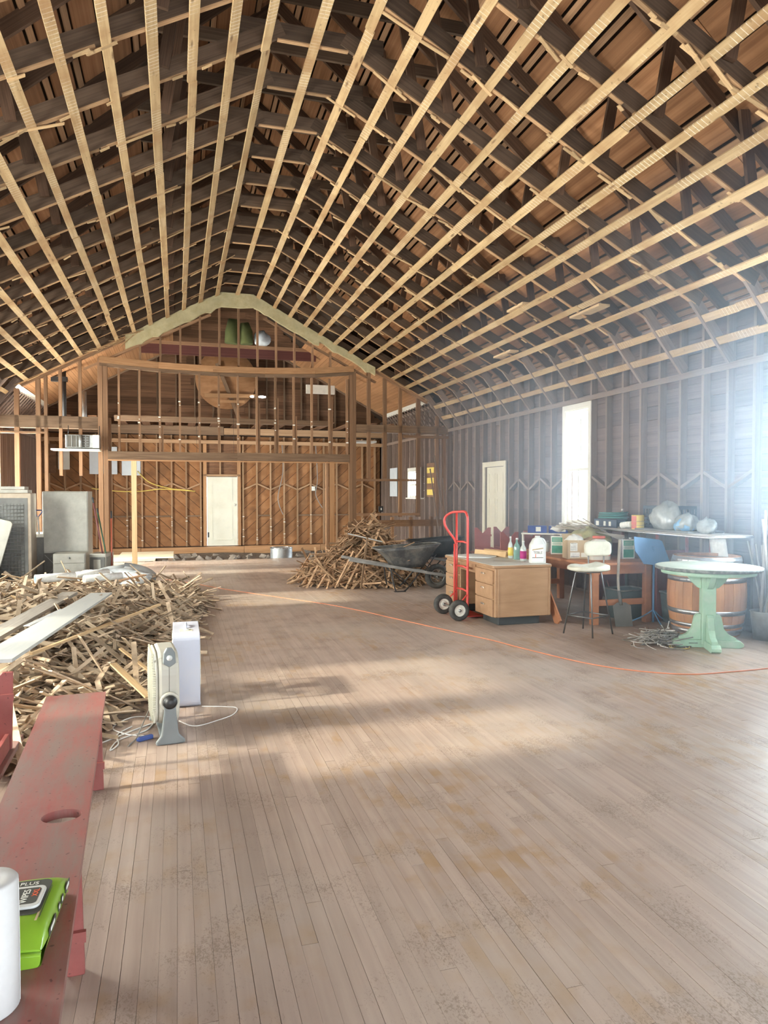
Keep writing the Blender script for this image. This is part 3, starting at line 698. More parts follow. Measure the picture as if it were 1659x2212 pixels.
def text(s, size, mat, parent, loc, rot, name='lettering', ext=.0004):
    cu = bpy.data.curves.new('text', 'FONT'); cu.body = s; cu.size = size; cu.align_x = 'CENTER'; cu.align_y = 'CENTER'; cu.extrude = ext
    t = bpy.data.objects.new('text', cu); me = bpy.data.meshes.new_from_object(t); bpy.data.objects.remove(t); me.materials.clear(); me.materials.append(mat)
    o = bpy.data.objects.new(name, me); col.objects.link(o); o.parent = parent; o.location = loc; o.rotation_euler = rot; return o
def rrect(w, h, r, n=5):
    out = []
    for cx, cy, a0 in ((w / 2 - r, h / 2 - r, 0), (-w / 2 + r, h / 2 - r, 90), (-w / 2 + r, -h / 2 + r, 180), (w / 2 - r, -h / 2 + r, 270)):
        for k in range(n + 1): a = R(a0 + 90 * k / n); out.append((cx + r * math.cos(a), cy + r * math.sin(a)))
    return out
def smooth_path(pts, n=6):
    P = [Vector(p) for p in pts]; out = []
    for i in range(len(P) - 1):
        a, b, c, d = P[max(i - 1, 0)], P[i], P[i + 1], P[min(i + 2, len(P) - 1)]
        for k in range(n):
            t = k / n; out.append(.5 * ((2 * b) + (c - a) * t + (2 * a - 5 * b + 4 * c - d) * t * t + (3 * b - a - 3 * c + d) * t ** 3))
    return out + [P[-1]]
def blob(c, r, seed, n=14, m=9, amp=.25, flat=True):
    """crumpled sack"""
    rnd = random.Random(seed); mb = MB(); ph = [(rnd.uniform(0, 6.28), rnd.uniform(2, 5), rnd.uniform(1, 4)) for _ in range(5)]; rows = []
    for i in range(m + 1):
        th = math.pi * i / m; row = []
        for j in range(n + 1):
            f = 2 * math.pi * (j % n) / n; k = 1 + amp * sum(math.sin(p + round(a) * f + b * th) for p, a, b in ph) / 3
            z = math.cos(th) * r[2] * k
            if flat: z = max(z, -r[2] * .6)
            row.append((c[0] + math.sin(th) * math.cos(f) * r[0] * k, c[1] + math.sin(th) * math.sin(f) * r[1] * k, c[2] + z + (r[2] * .6 if flat else 0)))
        rows.append(row)
    return mb.surf(rows)

# ------------------------------------------------------------------ red benches
BH, BW = .45, .30
def bench(label, loc, L=1.9, rz=0, upside=False, legs=None, hole=None, group=None):
    t = T('plank_bench', label, 'bench', loc, group, rz)
    if upside: t.rotation_euler = (0, math.pi, rz); t.location = (loc[0], loc[1], loc[2] + BH)
    legs = legs or (-L / 2 + .25, L / 2 - .25)
    s = MB()
    if hole is None: s.b2((-BW / 2, -L / 2, BH - .03), (BW / 2, L / 2, BH))
    else:
        hx, hy = hole; ya, yb = hy - .15, hy + .15
        s.b2((-BW / 2, -L / 2, BH - .03), (BW / 2, ya, BH)); s.b2((-BW / 2, yb, BH - .03), (BW / 2, L / 2, BH))
        ang = sorted([2 * math.pi * k / 32 for k in range(32)] + [math.atan2(cy, cx) % (2 * math.pi) for cx in (BW / 2 - hx, -BW / 2 - hx) for cy in (.15, -.15)]); n = len(ang); vs = []
        for z in (BH, BH - .03):
            vs += [(hx + .064 * math.cos(a), hy + .052 * math.sin(a), z) for a in ang]
            for a in ang:
                c, d = math.cos(a), math.sin(a)
                tt = min([(BW / 2 - hx) / c if c > 1e-6 else 9, (-BW / 2 - hx) / c if c < -1e-6 else 9, .15 / d if d > 1e-6 else 9, -.15 / d if d < -1e-6 else 9]); vs.append((hx + c * tt, hy + d * tt, z))
        fs = []
        for k in range(n):
            q = (k + 1) % n; fs += [(k, q, n + q, n + k), (2 * n + k, 3 * n + k, 3 * n + q, 2 * n + q), (k, 2 * n + k, 2 * n + q, q), (n + k, n + q, 3 * n + q, 3 * n + k)]
        s.add(vs, fs)
    seat = s.build('seat', M['bench_seat'], t, bevel=0 if hole else .004)
    for y in legs:
        lg = MB().prism([(-BW / 2 + .005, 0.0), (-BW / 2 + .055, 0), (0, .10), (BW / 2 - .055, 0), (BW / 2 - .005, 0.0), (BW / 2 - .015, BH - .032), (-BW / 2 + .015, BH - .032)], y - .013, y + .013, 'XZ').build('leg', M['bench_leg'], t, bevel=.004)
        MB().b2((-BW / 2 + .0, y - .03, .115), (BW / 2 - .0, y - .014, .15)).build('cleat', M['bench_leg'], lg)
    for sx in (-1, 1): MB().b2((sx * (BW / 2 - .035) - .011, min(legs) + .014, BH - .12), (sx * (BW / 2 - .035) + .011, max(legs) - .014, BH - .031)).build('apron', M['bench_leg'], t, bevel=.003)
    return t
def red_mat(name, worn):
    m, nt, b = nodes(name); L = nt.links; tc = N(nt, 'ShaderNodeTexCoord')
    n1 = N(nt, 'ShaderNodeTexNoise', Scale=5., Detail=6., Roughness=.7); L.new(tc.outputs['Object'], n1.inputs['Vector'])
    c = ramp(nt, n1.outputs[0], [(.3, (.27, .060, .052)), (.7, (.36, .092, .078))])
    mpn = N(nt, 'ShaderNodeMapping'); mpn.inputs['Scale'].default_value = (9, 1.6, 3); L.new(tc.outputs['Object'], mpn.inputs[0])
    n2 = N(nt, 'ShaderNodeTexNoise', Scale=1., Detail=8., Roughness=.75); L.new(mpn.outputs[0], n2.inputs['Vector'])
    c = mixc(nt, ramp(nt, n2.outputs[0], [(.30, (0, 0, 0)), (.60, (worn,) * 3)]), c, (.225, .150, .128))
    n3 = N(nt, 'ShaderNodeTexNoise', Scale=60., Detail=1.); L.new(tc.outputs['Object'], n3.inputs['Vector'])
    c = mixc(nt, ramp(nt, n3.outputs[0], [(.70, (0, 0, 0)), (.74, (.7,) * 3)]), c, (.08, .03, .03))
    L.new(c, b.inputs['Base Color']); b.inputs['Roughness'].default_value = .55
red_mat('bench_seat', 1.0); red_mat('bench_leg', .18)
bench('long worn red bench in the foreground with a hand hole, holding the green wipes', (-.437, 2.34, 0), 3.68, .055, legs=(1.60, .09, -1.4), hole=(.065, .26))
bench('upside-down red bench on the debris left of the foreground bench', (-.985, 3.45, .14), 2.0, .02, True, group=None)
b_g = 'red benches stacked behind the desk'
bench('red bench standing upright lowest in the left stack behind the desk', (4.95, 10.55, 0), 1.9, -.13)
bench('red bench upside down on the left stack behind the desk, legs with V notches', (4.95, 10.55, BH + .056), 1.9, -.13, True)
bench('red bench standing upright lowest in the right stack behind the desk', (5.42, 10.75, 0), 1.9, -.10)
bench('darker red bench upside down on the right stack by the side door', (5.42, 10.75, BH + .056), 1.9, -.10, True)

# ------------------------------------------------------------------ things on the foreground bench
t = T('paper_towel_roll', 'white paper towel roll standing on the red bench', 'paper towel', (-.392, 1.66, BH))
MB().lathe([(.021, .001), (.054, .001), (.0585, .006), (.0585, .274), (.054, .279), (.021, .279)], 40, closed=True).build('paper', M['paper_towel'], t)
MB().lathe([(.019, 0), (.0208, 0), (.0208, .280), (.019, .280)], 24, closed=True).build('core', M['core_brown'], t)
MB().tube(smooth_path([(.0587, .002, .274), (.0588, .004, .2), (.0588, .006, .1), (.0587, .004, .008)]), .0007, 5).build('sheet_edge', M['paper_towel'], t)
t = T('wipes_pack', 'bright green pack of wet wipes with a white flip lid on the bench', 'wipes', (-.376, 1.935, BH), rz=-.05); t.scale = (1.12, 1.08, 1.1)
rows = []
for i in range(13):
    v = i / 12; y = -.145 + .29 * v; e = min(1, min(v, 1 - v) * 5.5); hh = .012 + .058 * e ** .6; row = []
    for k in range(17):
        a = 2 * math.pi * k / 16; c, s_ = math.cos(a), math.sin(a); q = .55
        row.append(((.066 + .004 * e) * math.copysign(abs(c) ** q, c), y, .036 + .5 * hh * math.copysign(abs(s_) ** q, s_) * (1.0 if s_ > 0 else 1) - (.036 - hh / 2 if s_ < 0 else 0) * 1.0))
    rows.append(row)
mb = MB().surf(rows); mb.add([rows[0][k] for k in range(16)], [tuple(range(16))]); mb.add([rows[-1][k] for k in range(16)], [tuple(range(16))[::-1]])
wp = mb.build('pouch', M['wipes_green'], t, sub=1)
for sy in (-1, 1): MB().surf([[(x, sy * .143, .036 + .002 * math.sin(x * 90)) for x in (-.066, -.03, 0, .03, .066)], [(x, sy * .158, .034 + .004 * math.sin(x * 70 + 1)) for x in (-.066, -.03, 0, .03, .066)]]).build('crimped_seal', M['wipes_green'], t, solid=.0015)
MB().prism(rrect(.098, .150, .018), .0700, .0712, off=(-.005, .015, 0)).build('printed_label', M['ink'], t)
lid = MB().prism(rrect(.088, .092, .016), .0712, .0790, off=(-.005, .005, 0)).build('flip_lid', M['white_plastic'], t, bevel=.003)
MB().prism(rrect(.070, .068, .010), .0790, .0796, off=(-.005, .005, 0)).build('lid_label', M['ink'], lid)
text('WIPES', .021, M['label_white'], t, (.002, .003, .0799), (0, 0, R(90))); text('XXL', .017, M['orange_ink'], t, (.0215, .016, .0799), (0, 0, R(90)))
text('PLUS', .019, M['label_white'], t, (-.005, .074, .0716), (0, 0, 0)); MB().prism(rrect(.022, .03, .006), .0797, .0800, off=(-.027, .015, 0)).build('lid_print', M['wipes_green'], lid)
MB().b2((.046, -.075, .0703), (.0475, .06, .0708)).build('print_line', M['ink'], t); MB().b2((.0395, -.085, .0700), (.0440, .07, .0706)).build('print_line', M['tan_ink'], t)
for y, l in ((.105, .05), (.045, .022), (.012, .022), (-.06, .07)): MB().prism(rrect(l, .018, .006), .0705, .0712, 'YZ', off=(0, y, .042)).build('side_print', M['ink'], t); MB().prism(rrect(l * .6, .009, .004), .0712, .0715, 'YZ', off=(0, y, .042)).build('side_print', M['label_white'], t)

# ------------------------------------------------------------------ fans
t = T('floor_fan', 'beige and grey floor fan seen edge-on, round pivot knob on its side', 'fan', (-.085, 4.80, 0), rz=.11)
HF, DF = .575, .075     # the fan's face looks along -x; its disc runs along y
def fan_outline(x, s=1.0): return [(y * s, .30 + (z - .30) * s) for y, z in [(p[0], .325 + p[1]) for p in rrect(.47, .47, .14, 6)]]
MB().prism(fan_outline(0), -.062, .066, 'YZ').build('housing', M['fan_beige'], t, bevel=.022)
fr = MB().prism(fan_outline(0, .97), -.078, -.062, 'YZ').build('grille_frame', M['fan_beige'], t, bevel=.006)
MB().prism(fan_outline(0, .90), -.0788, -.078, 'YZ').build('grille_shade', M['dark_inside'], t)  # dark plate standing in for the shade behind the slats
MB().lathe([(.0, -.084), (.06, -.084), (.065, -.078), (0, -.078)], 24, (0, 0, .32), 'X').build('hub_cap', M['fan_grey'], t)
for k in range(30):
    z = .115 + k * .0145; hw = .225 if abs(z - .325) < .10 else .225 - (abs(z - .325) - .10) * .75
    MB().b2((-.094, -hw, z), (-.078, hw, z + .0055)).build('grille_slat', M['grille'], t)
for y in (-.19, 0, .19): MB().b2((-.089, y - .004, .12), (-.079, y + .004, .54)).build('grille_rib', M['grille'], t)
MB().prism([(-.035, .50), (-.03, .565), (-.012, .595), (.02, .595), (.036, .565), (.042, .50), (.004, .475)], -.262, -.226, 'XZ').build('control_cap', M['fan_grey'], t, bevel=.006)
MB().lathe([(0, -.012), (.016, -.010), (.018, 0), (0, 0)], 20, (.003, -.262, .535), 'Y').build('control_knob', M['white_plastic'], t)
MB().b2((.0025, -.2405, .26), (.0045, -.2345, .48)).build('seam', M['dark_inside'], t)
for sy in (-1, 1):
    MB().prism([(-.080, 0), (.092, 0), (.095, .02), (.055, .06), (.040, .20), (.040, .27), (-.032, .27), (-.032, .20), (-.050, .06), (-.083, .02)], sy * .245, sy * .272, 'XZ').build('stand', M['fan_grey'], t, bevel=.01)
    MB().lathe([(0, -.034), (.020, -.033), (.030, -.024), (.033, -.006), (.042, -.004), (.042, .0), (0, .0)], 24, (.004, sy * .272 if sy < 0 else .272, .262), 'Y').build('pivot_knob', M['dark_iron'] if sy < 0 else M['fan_grey'], t)
    MB().lathe([(.044, -.004), (.058, -.004), (.060, .014), (.044, .014)], 28, (.004, -.262 if sy < 0 else .252, .262), 'Y', closed=True).build('knob_ring', M['fan_beige'], t)
MB().b2((-.045, -.250, .0), (.065, .250, .022)).build('base_bar', M['fan_grey'], t, bevel=.008)
t = T('box_fan', 'square white box fan standing edge-on behind the beige fan', 'fan', (.055, 5.55, 0))
W2, BX = .27, .105
sh = MB()
o1, o2 = rrect(.54, .54, .05, 5), rrect(.50, .50, .04, 5); n = len(o1)
vs = [(x, p[0], p[1] + .27) for x in (-BX / 1.1, BX / 1.1) for p in o1] + [(x, p[0], p[1] + .27) for x in (-BX / 1.1, BX / 1.1) for p in o2]
fs = []
for k in range(n):
    q = (k + 1) % n; fs += [(k, q, n + q, n + k), (2 * n + k, 3 * n + k, 3 * n + q, 2 * n + q), (k, 2 * n + k, 2 * n + q, q), (n + k, n + q, 3 * n + q, 3 * n + k)]
sh.add(vs, fs); sh.build('shell', M['fan_skylit_white'], t, bevel=.004)
for sx in (-1, 1):
    for r in [.03 + .022 * k for k in range(10)]:
        MB().tube([(sx * (.097 + .006 * (1 - r / .25)), r * math.cos(a), .27 + r * math.sin(a)) for a in [2 * math.pi * k / 28 for k in range(28)]], .0022, 5, True).build('grille_ring', M['grille'], t)
    sp = MB()
    for k in range(12):
        a = math.pi * k / 6; sp.bar((sx * .103, .03 * math.cos(a), .27 + .03 * math.sin(a)), (sx * .098, .245 * math.cos(a), .27 + .245 * math.sin(a)), .005, .003)
    sp.build('grille_spokes', M['grille'], t)
hub = MB().lathe([(0, -.03), (.055, -.03), (.06, .03), (0, .03)], 24, (0, 0, .27), 'X').build('hub', M['fan_skylit_white'], t)
for k in range(5):
    a = 2 * math.pi * k / 5; rows = [[(-.025 + .05 * j / 4 + .01 * math.sin(i), (.05 + .17 * i / 4) * math.cos(a + (j - 2) * .17), .27 + (.05 + .17 * i / 4) * math.sin(a + (j - 2) * .17)) for j in range(5)] for i in range(5)]
    MB().surf(rows).build('blade', M['fan_beige'], t, solid=.003)
MB().tube(smooth_path([(0, -.06, .538), (0, -.055, .556), (0, .0, .562), (0, .055, .556), (0, .06, .538)]), .008, 8).build('carry_handle', M['fan_skylit_white'], t)
MB().lathe([(0, .012), (.018, .012), (.02, 0), (0, 0)], 16, (.0, -.14, .54)).build('speed_knob', M['white_plastic'], t); MB().b2((-.045, -.19, .54), (.045, -.10, .5415)).build('speed_plate', M['fan_beige'], t)
for y in (-.2, .2): MB().b2((-.1, y - .02, -.0), (.1, y + .02, .012)).build('foot', M['fan_skylit_white'], t)
def cord(name, label, pts, r, mat, group=None, n=6, sm=8): return tag(MB().tube(smooth_path([(x, y, z if len(p) > 2 else r) for p in pts for x, y, z in [(p + (r,))[:3]]], sm), r, n).build(name, M[mat]), label, 'cord', group)
cord('power_cord', 'white appliance cord curling on the floor beside the beige fan', [(-.20, 4.72), (-.33, 4.80), (-.42, 4.96), (-.30, 5.15), (-.12, 5.05), (-.25, 4.9), (-.47, 4.66), (-.53, 4.58)], .0045, 'wire_white')
cord('power_cord', 'thin pale cord looping out to the right of the box fan', [(.16, 5.28), (.33, 5.22), (.40, 5.16), (.36, 5.02), (.25, 4.92), (.10, 4.84), (.0, 4.98)], .0035, 'wire_white')
cord('power_cord', 'brown cord lying left of the beige fan base', [(-.17, 5.0, .14), (-.22, 4.86, .06), (-.26, 4.70), (-.29, 4.60), (-.30, 4.56)], .0045, 'wire_grey')
cord('power_cord', 'white cord looping over the bench end beside the debris', [(-.30, 4.95), (-.38, 4.80), (-.36, 4.62), (-.40, 4.52), (-.36, 4.70), (-.2, 4.85), (-.15, 5.1)], .0042, 'wire_white')
t = T('cord_plug', 'white plug at the cord end beside the red bench', 'plug', (-.55, 4.56, 0), rz=.6)
MB().b2((-.03, -.014, .002), (.02, .014, .026)).build('plug_body', M['white_plastic'], t, bevel=.006)
for y in (-.006, .006): MB().b2((-.046, y - .0008, .010), (-.03, y + .0008, .017)).build('prong', M['brass'], t)
t = T('cord_connector', 'dark blue cord connector lying left of the beige fan', 'plug', (-.20, 4.66, 0), rz=.5)
MB().b2((-.05, -.014, .001), (.045, .014, .028)).build('connector_body', M['box_blue'], t, bevel=.006); MB().lathe([(.008, -.06), (.013, -.05), (.013, -.04), (0, -.04)], 12, (0, 0, .014), 'X').build('strain_relief', M['box_blue'], t)

# ------------------------------------------------------------------ debris heaps of lath
def interp(pts, v):
    if v <= pts[0][0]: return pts[0][1]
    for (a, b), (c, d) in zip(pts[:-1], pts[1:]):
        if v <= c: return b + (d - b) * (v - a) / (c - a)
    return pts[-1][1]
def hL(x, y):
    xr = interp([(4.3, -.72), (5.0, -.50), (5.4, -.33), (6.5, -.12), (8.5, .15), (10.4, .36), (11.3, .20), (12.0, -.2)], y)
    hm = interp([(4.3, .10), (5, .26), (7, .38), (9, .36), (10, .34), (11, .22), (12, .06)], y)
    d = (xr - x) / (1.25 if y > 5.5 else .8)
    if d < 0: return -1
    bump = .06 * math.sin(x * 4.1 + 1) * math.sin(y * 3.3) + .04 * math.sin(x * 9 + y * 7)
    return max(0.0, hm * min(1, d) ** .7 + bump * min(1, d))
def hR(x, y):
    dx, dy = (x - 3.28), (y - 12.15); rr = math.hypot(dx / (1.28 if dx < 0 else 1.05), dy / 1.0)
    if rr > 1: return -1
    return max(0, (1.0 - rr ** 1.1) * 1.12 + .05 * math.sin(x * 8) * math.sin(y * 7))
def lath_pose(rnd, hf, x, y, steep=.35, below=0.0, big=False):
    e = .06; h = hf(x, y); gx = (max(hf(x + e, y), 0) - max(hf(x - e, y), 0)) / (2 * e); gy = (max(hf(x, y + e), 0) - max(hf(x, y - e), 0)) / (2 * e)
    l = rnd.choice((.10, .15, .2, .25, .33, .42, .55, .7)) * rnd.uniform(.8, 1.2) * (1.15 if big else 1); a = rnd.uniform(0, math.pi)
    d = Vector((math.cos(a), math.sin(a), 0)); d.z = (gx * d.x + gy * d.y) * rnd.uniform(.1, .85) + rnd.gauss(0, steep); d.normalize()
    c = Vector((x, y, max(h, 0) - below * rnd.random() + .012)); lo = c.z - abs(d.z) * l / 2
    if lo < .008: c.z += .008 - lo
    return c - d * l / 2, c + d * l / 2, rnd.choice((.026, .034, .038, .040, .045)), rnd.choice((.007, .009, .010)), Vector((rnd.gauss(0, .45), rnd.gauss(0, .45), 1)).normalized()
def heap(hf, box, nbulk, nind, mat_i, mat_b, label, group, bulk_name, bulk_label, near, steep):
    rnd = random.Random(len(label)); mb = MB(); x0, x1, y0, y1 = box; k = 0
    while k < nbulk:
        x, y = rnd.uniform(x0, x1), rnd.uniform(y0, y1)
        if hf(x, y) <= 0: continue
        p, q, w_, t_, up = lath_pose(rnd, hf, x, y, steep, max(hf(x, y), .0) * .45)
        mb.bar(p, q, w_, t_, up); k += 1
    tag(mb.build(bulk_name, M[mat_b]), bulk_label, 'debris', None, 'stuff')
    k = 0; tries = 0
    while k < nind and tries < 40000:
        tries += 1; x, y = rnd.uniform(x0, x1), rnd.uniform(y0, y1)
        if hf(x, y) < .015 or rnd.random() > near(x, y): continue
        p, q, w_, t_, up = lath_pose(rnd, hf, x, y, steep, 0, True)
        o = stick('lath_strip', p + Vector((0, 0, .012)), q + Vector((0, 0, .012)), w_, t_, M[mat_i], None, up); tag(o, label, 'lath', group); k += 1
# grey core below each heap so no floor shows through
for nm, hf, bx_, st, mat, lb in (('debris_core', hL, (-3.4, .4, 4.3, 12.0), .14, 'lath_bulk', 'dusty plaster and splinters inside the left lath heap'), ('debris_core', hR, (1.9, 4.4, 11.1, 13.3), .10, 'lath_old_bulk', 'dusty splinters inside the right lath heap')):
    rows = []; nx_ = int((bx_[1] - bx_[0]) / st); ny_ = int((bx_[3] - bx_[2]) / st)
    for j in range(ny_ + 1): rows.append([(bx_[0] + i * st, bx_[2] + j * st, max(.004, max(hf(bx_[0] + i * st, bx_[2] + j * st), 0) * .72 - .012)) for i in range(nx_ + 1)])
    mb = MB(); n = nx_ + 1
    fs = [(j * n + i, j * n + i + 1, (j + 1) * n + i + 1, (j + 1) * n + i) for j in range(ny_) for i in range(nx_) if max(rows[j][i][2], rows[j][i + 1][2], rows[j + 1][i][2], rows[j + 1][i + 1][2]) > .0045]
    mb.add([p for r in rows for p in r], fs, True); tag(mb.build(nm, M['debris_dust']) if 'debris_dust' in M else mb.build(nm, plain('debris_dust', (.20, .15, .11), .95, var=.35, scale=18)), lb, 'debris', None, 'stuff')
heap(hL, (-2.9, .4, 4.3, 12.0), 6500, 175, 'lath', 'lath_bulk', 'pale splintered lath strip lying loose on the wide left heap', 'lath strips on the left heap', 'lath_debris', 'tangled pale lath debris spread along the left side', lambda x, y: min(1, 9 / (y * y) * 2.2) * (1 if x > -2.2 else .25), .30)
heap(hR, (1.9, 4.4, 11.1, 13.3), 2600, 125, 'lath_old', 'lath_old_bulk', 'brown splintered lath strip on the tall heap behind the wheelbarrow', 'lath strips on the right heap', 'lath_debris', 'tangled brown lath piled high behind the wheelbarrow', lambda x, y: 1 if y < 12.3 else .25, .36)
# longer boards lying on the left heap
def plank(label, p0, p1, w_, t_, mat, up=(0, 0, 1), name='loose_board'): return tag(stick(name, p0, p1, w_, t_, M[mat], None, up), label, 'board')
plain('board_white', (.44, .45, .43), .6, var=.08, dirt=(.45, .43, .38), dirt_amt=.6, dscale=6)
plank('long white painted board lying from the upturned red bench up the left heap', (-.99, 4.32, .625), (-.79, 8.15, .47), .215, .02, 'board_white')
plank('weathered grey plank lying on the left heap beside the white board', (-1.35, 5.3, .50), (-1.15, 8.5, .44), .16, .03, 'pole_grey')
plank('short bluish metal strip crossing the grey plank', (-1.15, 6.15, .50), (-1.0, 6.95, .50), .05, .006, 'sheet_plastic')
plank('pinkish long stick slanting across the left heap', (-1.05, 5.75, .36), (-.18, 7.65, .40), .028, .02, 'raw_wood')
plank('pale flat slat sticking out of the heap near the fans', (-.46, 5.52, .30), (-.20, 5.10, .15), .05, .012, 'pale_stud')
plank('pale lath stick slanting low across the heap near the fans', (-.45, 6.05, .30), (-.13, 5.45, .18), .026, .012, 'raw_wood')
plank('light stick leaning out at the far left of the heap', (-2.35, 9.3, .48), (-1.60, 8.6, .36), .04, .02, 'pale_stud')

# ------------------------------------------------------------------ hand truck
def wheel(parent, c, r, w_, axis='Y', rim='rim_white', tread=True):
    tr = MB().lathe([(r * .55, -w_ * .45), (r * .80, -w_ * .5), (r * .95, -w_ * .40), (r, -w_ * .15), (r, w_ * .15), (r * .95, w_ * .40), (r * .80, w_ * .5), (r * .55, w_ * .45)], 32, c, axis, closed=True).build('tire', M['rubber'], parent)
    wh = MB().lathe([(.012, -w_ * .30), (r * .25, -w_ * .36), (r * .30, -w_ * .22), (r * .48, -w_ * .20), (r * .56, -w_ * .46), (r * .56, w_ * .46), (r * .48, w_ * .20), (r * .30, w_ * .22), (r * .25, w_ * .36), (.012, w_ * .30)], 28, c, axis, closed=True).build('wheel_rim', M[rim], parent)
    MB().lathe([(0, -w_ * .5), (.02, -w_ * .48), (.022, w_ * .48), (0, w_ * .5)], 12, c, axis).build('hub', M['grey_steel'], wh)
    return tr
t = T('hand_truck', 'red steel hand truck with white-hubbed wheels leaning at the desk', 'hand truck', (3.42, 8.29, 0))
yn, yf = -.17, .19
X0 = .02
MB().tube(smooth_path([(X0, yn, .08), (X0, yn, .7), (X0, yn, 1.18), (X0, yn + .02, 1.27), (X0, yn + .09, 1.315), (X0 - .03, yn + .2, 1.315), (X0 - .09, yf - .04, 1.30), (X0 - .15, yf + .02, 1.24), (X0 - .155, yf + .02, 1.15), (X0 - .10, yf + .01, 1.05), (X0 - .025, yf, .95), (X0 - .005, yf, .86)], 6), .0155, 10).build('handle_frame', M['red_steel'], t)
MB().tube([(X0, yf, .08), (X0, yf, .7), (X0, yf, 1.305)], .0145, 10).build('upright', M['red_steel'], t)
MB().tube([(X0 - .032, yf - .005, .10), (X0 - .032, yf - .005, .90)], .0125, 8).build('upright', M['red_steel'], t)
for z in (.33, .62, .93): MB().tube([(X0, yn, z), (X0 + .012, 0, z + .008), (X0, yf, z)], .013, 8).build('crossbar', M['red_steel'], t)
MB().b2((X0 - .01, yn - .03, .02), (X0 + .20, yf + .03, .028)).build('toe_plate', M['red_steel'], t); MB().b2((X0 - .012, yn - .02, .02), (X0 - .004, yf + .02, .14)).build('toe_plate_back', M['red_steel'], t)
MB().tube([(-.15, -.30, .128), (-.15, .22, .128)], .009, 8).build('axle', M['grey_steel'], t)
for y in (yn, yf): MB().tube([(X0, y, .30), (-.15, y + (.03 if y > 0 else -.03), .13)], .009, 8).build('axle_bracket', M['red_steel'], t); MB().tube([(X0, y, .10), (-.15, y + (.03 if y > 0 else -.03), .12)], .008, 8).build('axle_bracket', M['red_steel'], t)
for y in (-.31, .22): wheel(t, (-.15, y, .128), .128, .078)

# ------------------------------------------------------------------ desk
t = T('desk', 'wooden double-pedestal office desk with a worn grey top', 'desk', (3.88, 8.28, 0))
dx, dy, dh = .385, .78, .71
top = MB().prism([(p[0], p[1]) for p in rrect(2 * dx, 2 * dy, .03)], dh - .035, dh - .004, 'XY').build('top_edge', M['desk_wood'], t, bevel=.006)
MB().prism(rrect(2 * dx - .02, 2 * dy - .02, .025), dh - .004, dh, 'XY').build('top_surface', M['desk_top'], t)
for ya, yb in ((-dy + .01, -dy + .56), (dy - .50, dy - .01)):
    MB().b2((-dx + .03, ya, .10), (dx - .015, yb, dh - .036)).build('pedestal', M['desk_wood'], t, bevel=.012)
    for z0, z1 in ((.105, .305), (.32, .475), (.49, .645)):
        dr = MB().b2((-dx + .008, ya + .03, z0), (-dx + .03, yb - .03, z1)).build('drawer', M['desk_wood'], t, bevel=.004)
        ym = (ya + yb) / 2; zc = (z0 + z1) / 2 + .03
        MB().prism([(ym - .05, zc - .009), (ym + .05, zc - .009), (ym + .042, zc + .01), (ym - .042, zc + .01)], -dx - .012, -dx + .008, 'YZ').build('handle', M['brass'], dr, bevel=.004)
MB().b2((-dx + .02, -dy + .56, dh - .14), (-dx + .04, dy - .50, dh - .036)).build('centre_drawer', M['desk_wood'], t)
MB().b2((dx - .06, -dy + .56, .22), (dx - .04, dy - .50, dh - .036)).build('modesty_panel', M['dark_beam'], t)
for ya, yb in ((-dy + .07, -dy + .50), (dy - .45, dy - .06)): MB().b2((-dx + .10, ya, 0), (dx - .13, yb, .10)).build('plinth', M['plinth'], t, bevel=.01)
MB().b2((-dx + .06, -dy + .003, .11), (-dx + .075, -dy + .012, dh - .04)).build('side_trim', M['desk_wood'], t); MB().b2((dx - .05, -dy + .003, .11), (dx - .035, -dy + .012, dh - .04)).build('side_trim', M['desk_wood'], t)
DT = dh
tag(MB().lathe([(0, 0), (.255, 0), (.26, .004), (.26, .012), (.255, .016), (0, .016)], 40, (3.80, 8.66, DT)).build('round_board', M['white_plastic']), 'round white board lying on the desk top', 'board')
# jug, bottles, broken wood on the desk
t = T('plastic_jug', 'white gallon jug with a printed label near the desk corner', 'jug', (4.17, 7.70, DT), rz=-.25)
def jug(t, w_, d_, h_, mat, lidmat, handle=True):
    prof_ = [(1, 0), (1.03, .02), (1.03, .60), (.97, .68), (.62, .88), (.30, .94), (.26, .95)]
    rows = []
    for s_, z in prof_:
        k = (w_ / 2 * s_, d_ / 2 * s_) if s_ > .4 else (w_ / 2 * s_, w_ / 2 * s_); pts = rrect(2 * k[0], 2 * k[1], min(k) * .55, 4); rows.append([(x, y, z * h_) for x, y in pts] + [(pts[0][0], pts[0][1], z * h_)])
    mb = MB().surf(rows); mb.add(rows[0][:-1], [tuple(range(len(rows[0]) - 1))]); mb.build('body', M[mat], t)
    MB().lathe([(0, .95 * h_), (w_ * .17, .95 * h_), (w_ * .17, h_), (0, h_)], 18).build('cap', M[lidmat], t)
    if handle: MB().tube(smooth_path([(w_ * .16, 0, h_ * .90), (w_ * .40, 0, h_ * .84), (w_ * .50, 0, h_ * .72), (w_ * .46, 0, h_ * .60)]), w_ * .08, 8).build('grip', M[mat], t)
jug(t, .185, .135, .325, 'white_plastic', 'white_plastic')
MB().b2((-.082, -.0715, .02), (.055, -.0700, .225)).build('label_panel', M['label_white'], t)
text('TEBLE', .042, M['ink'], t, (-.012, -.0722, .125), (R(90), 0, 0)); MB().b2((-.08, -.0722, .062), (.053, -.0716, .070)).build('label_stripe', M['ink'], t); MB().prism([(-.08, .15), (.053, .172), (.053, .186), (-.08, .166)], -.0722, -.0716, 'XZ').build('label_stripe', M['tan_ink'], t)
MB().b2((-.042, -.0724, .064), (-.034, -.0717, .11)).build('label_stripe', M['orange_ink'], t)
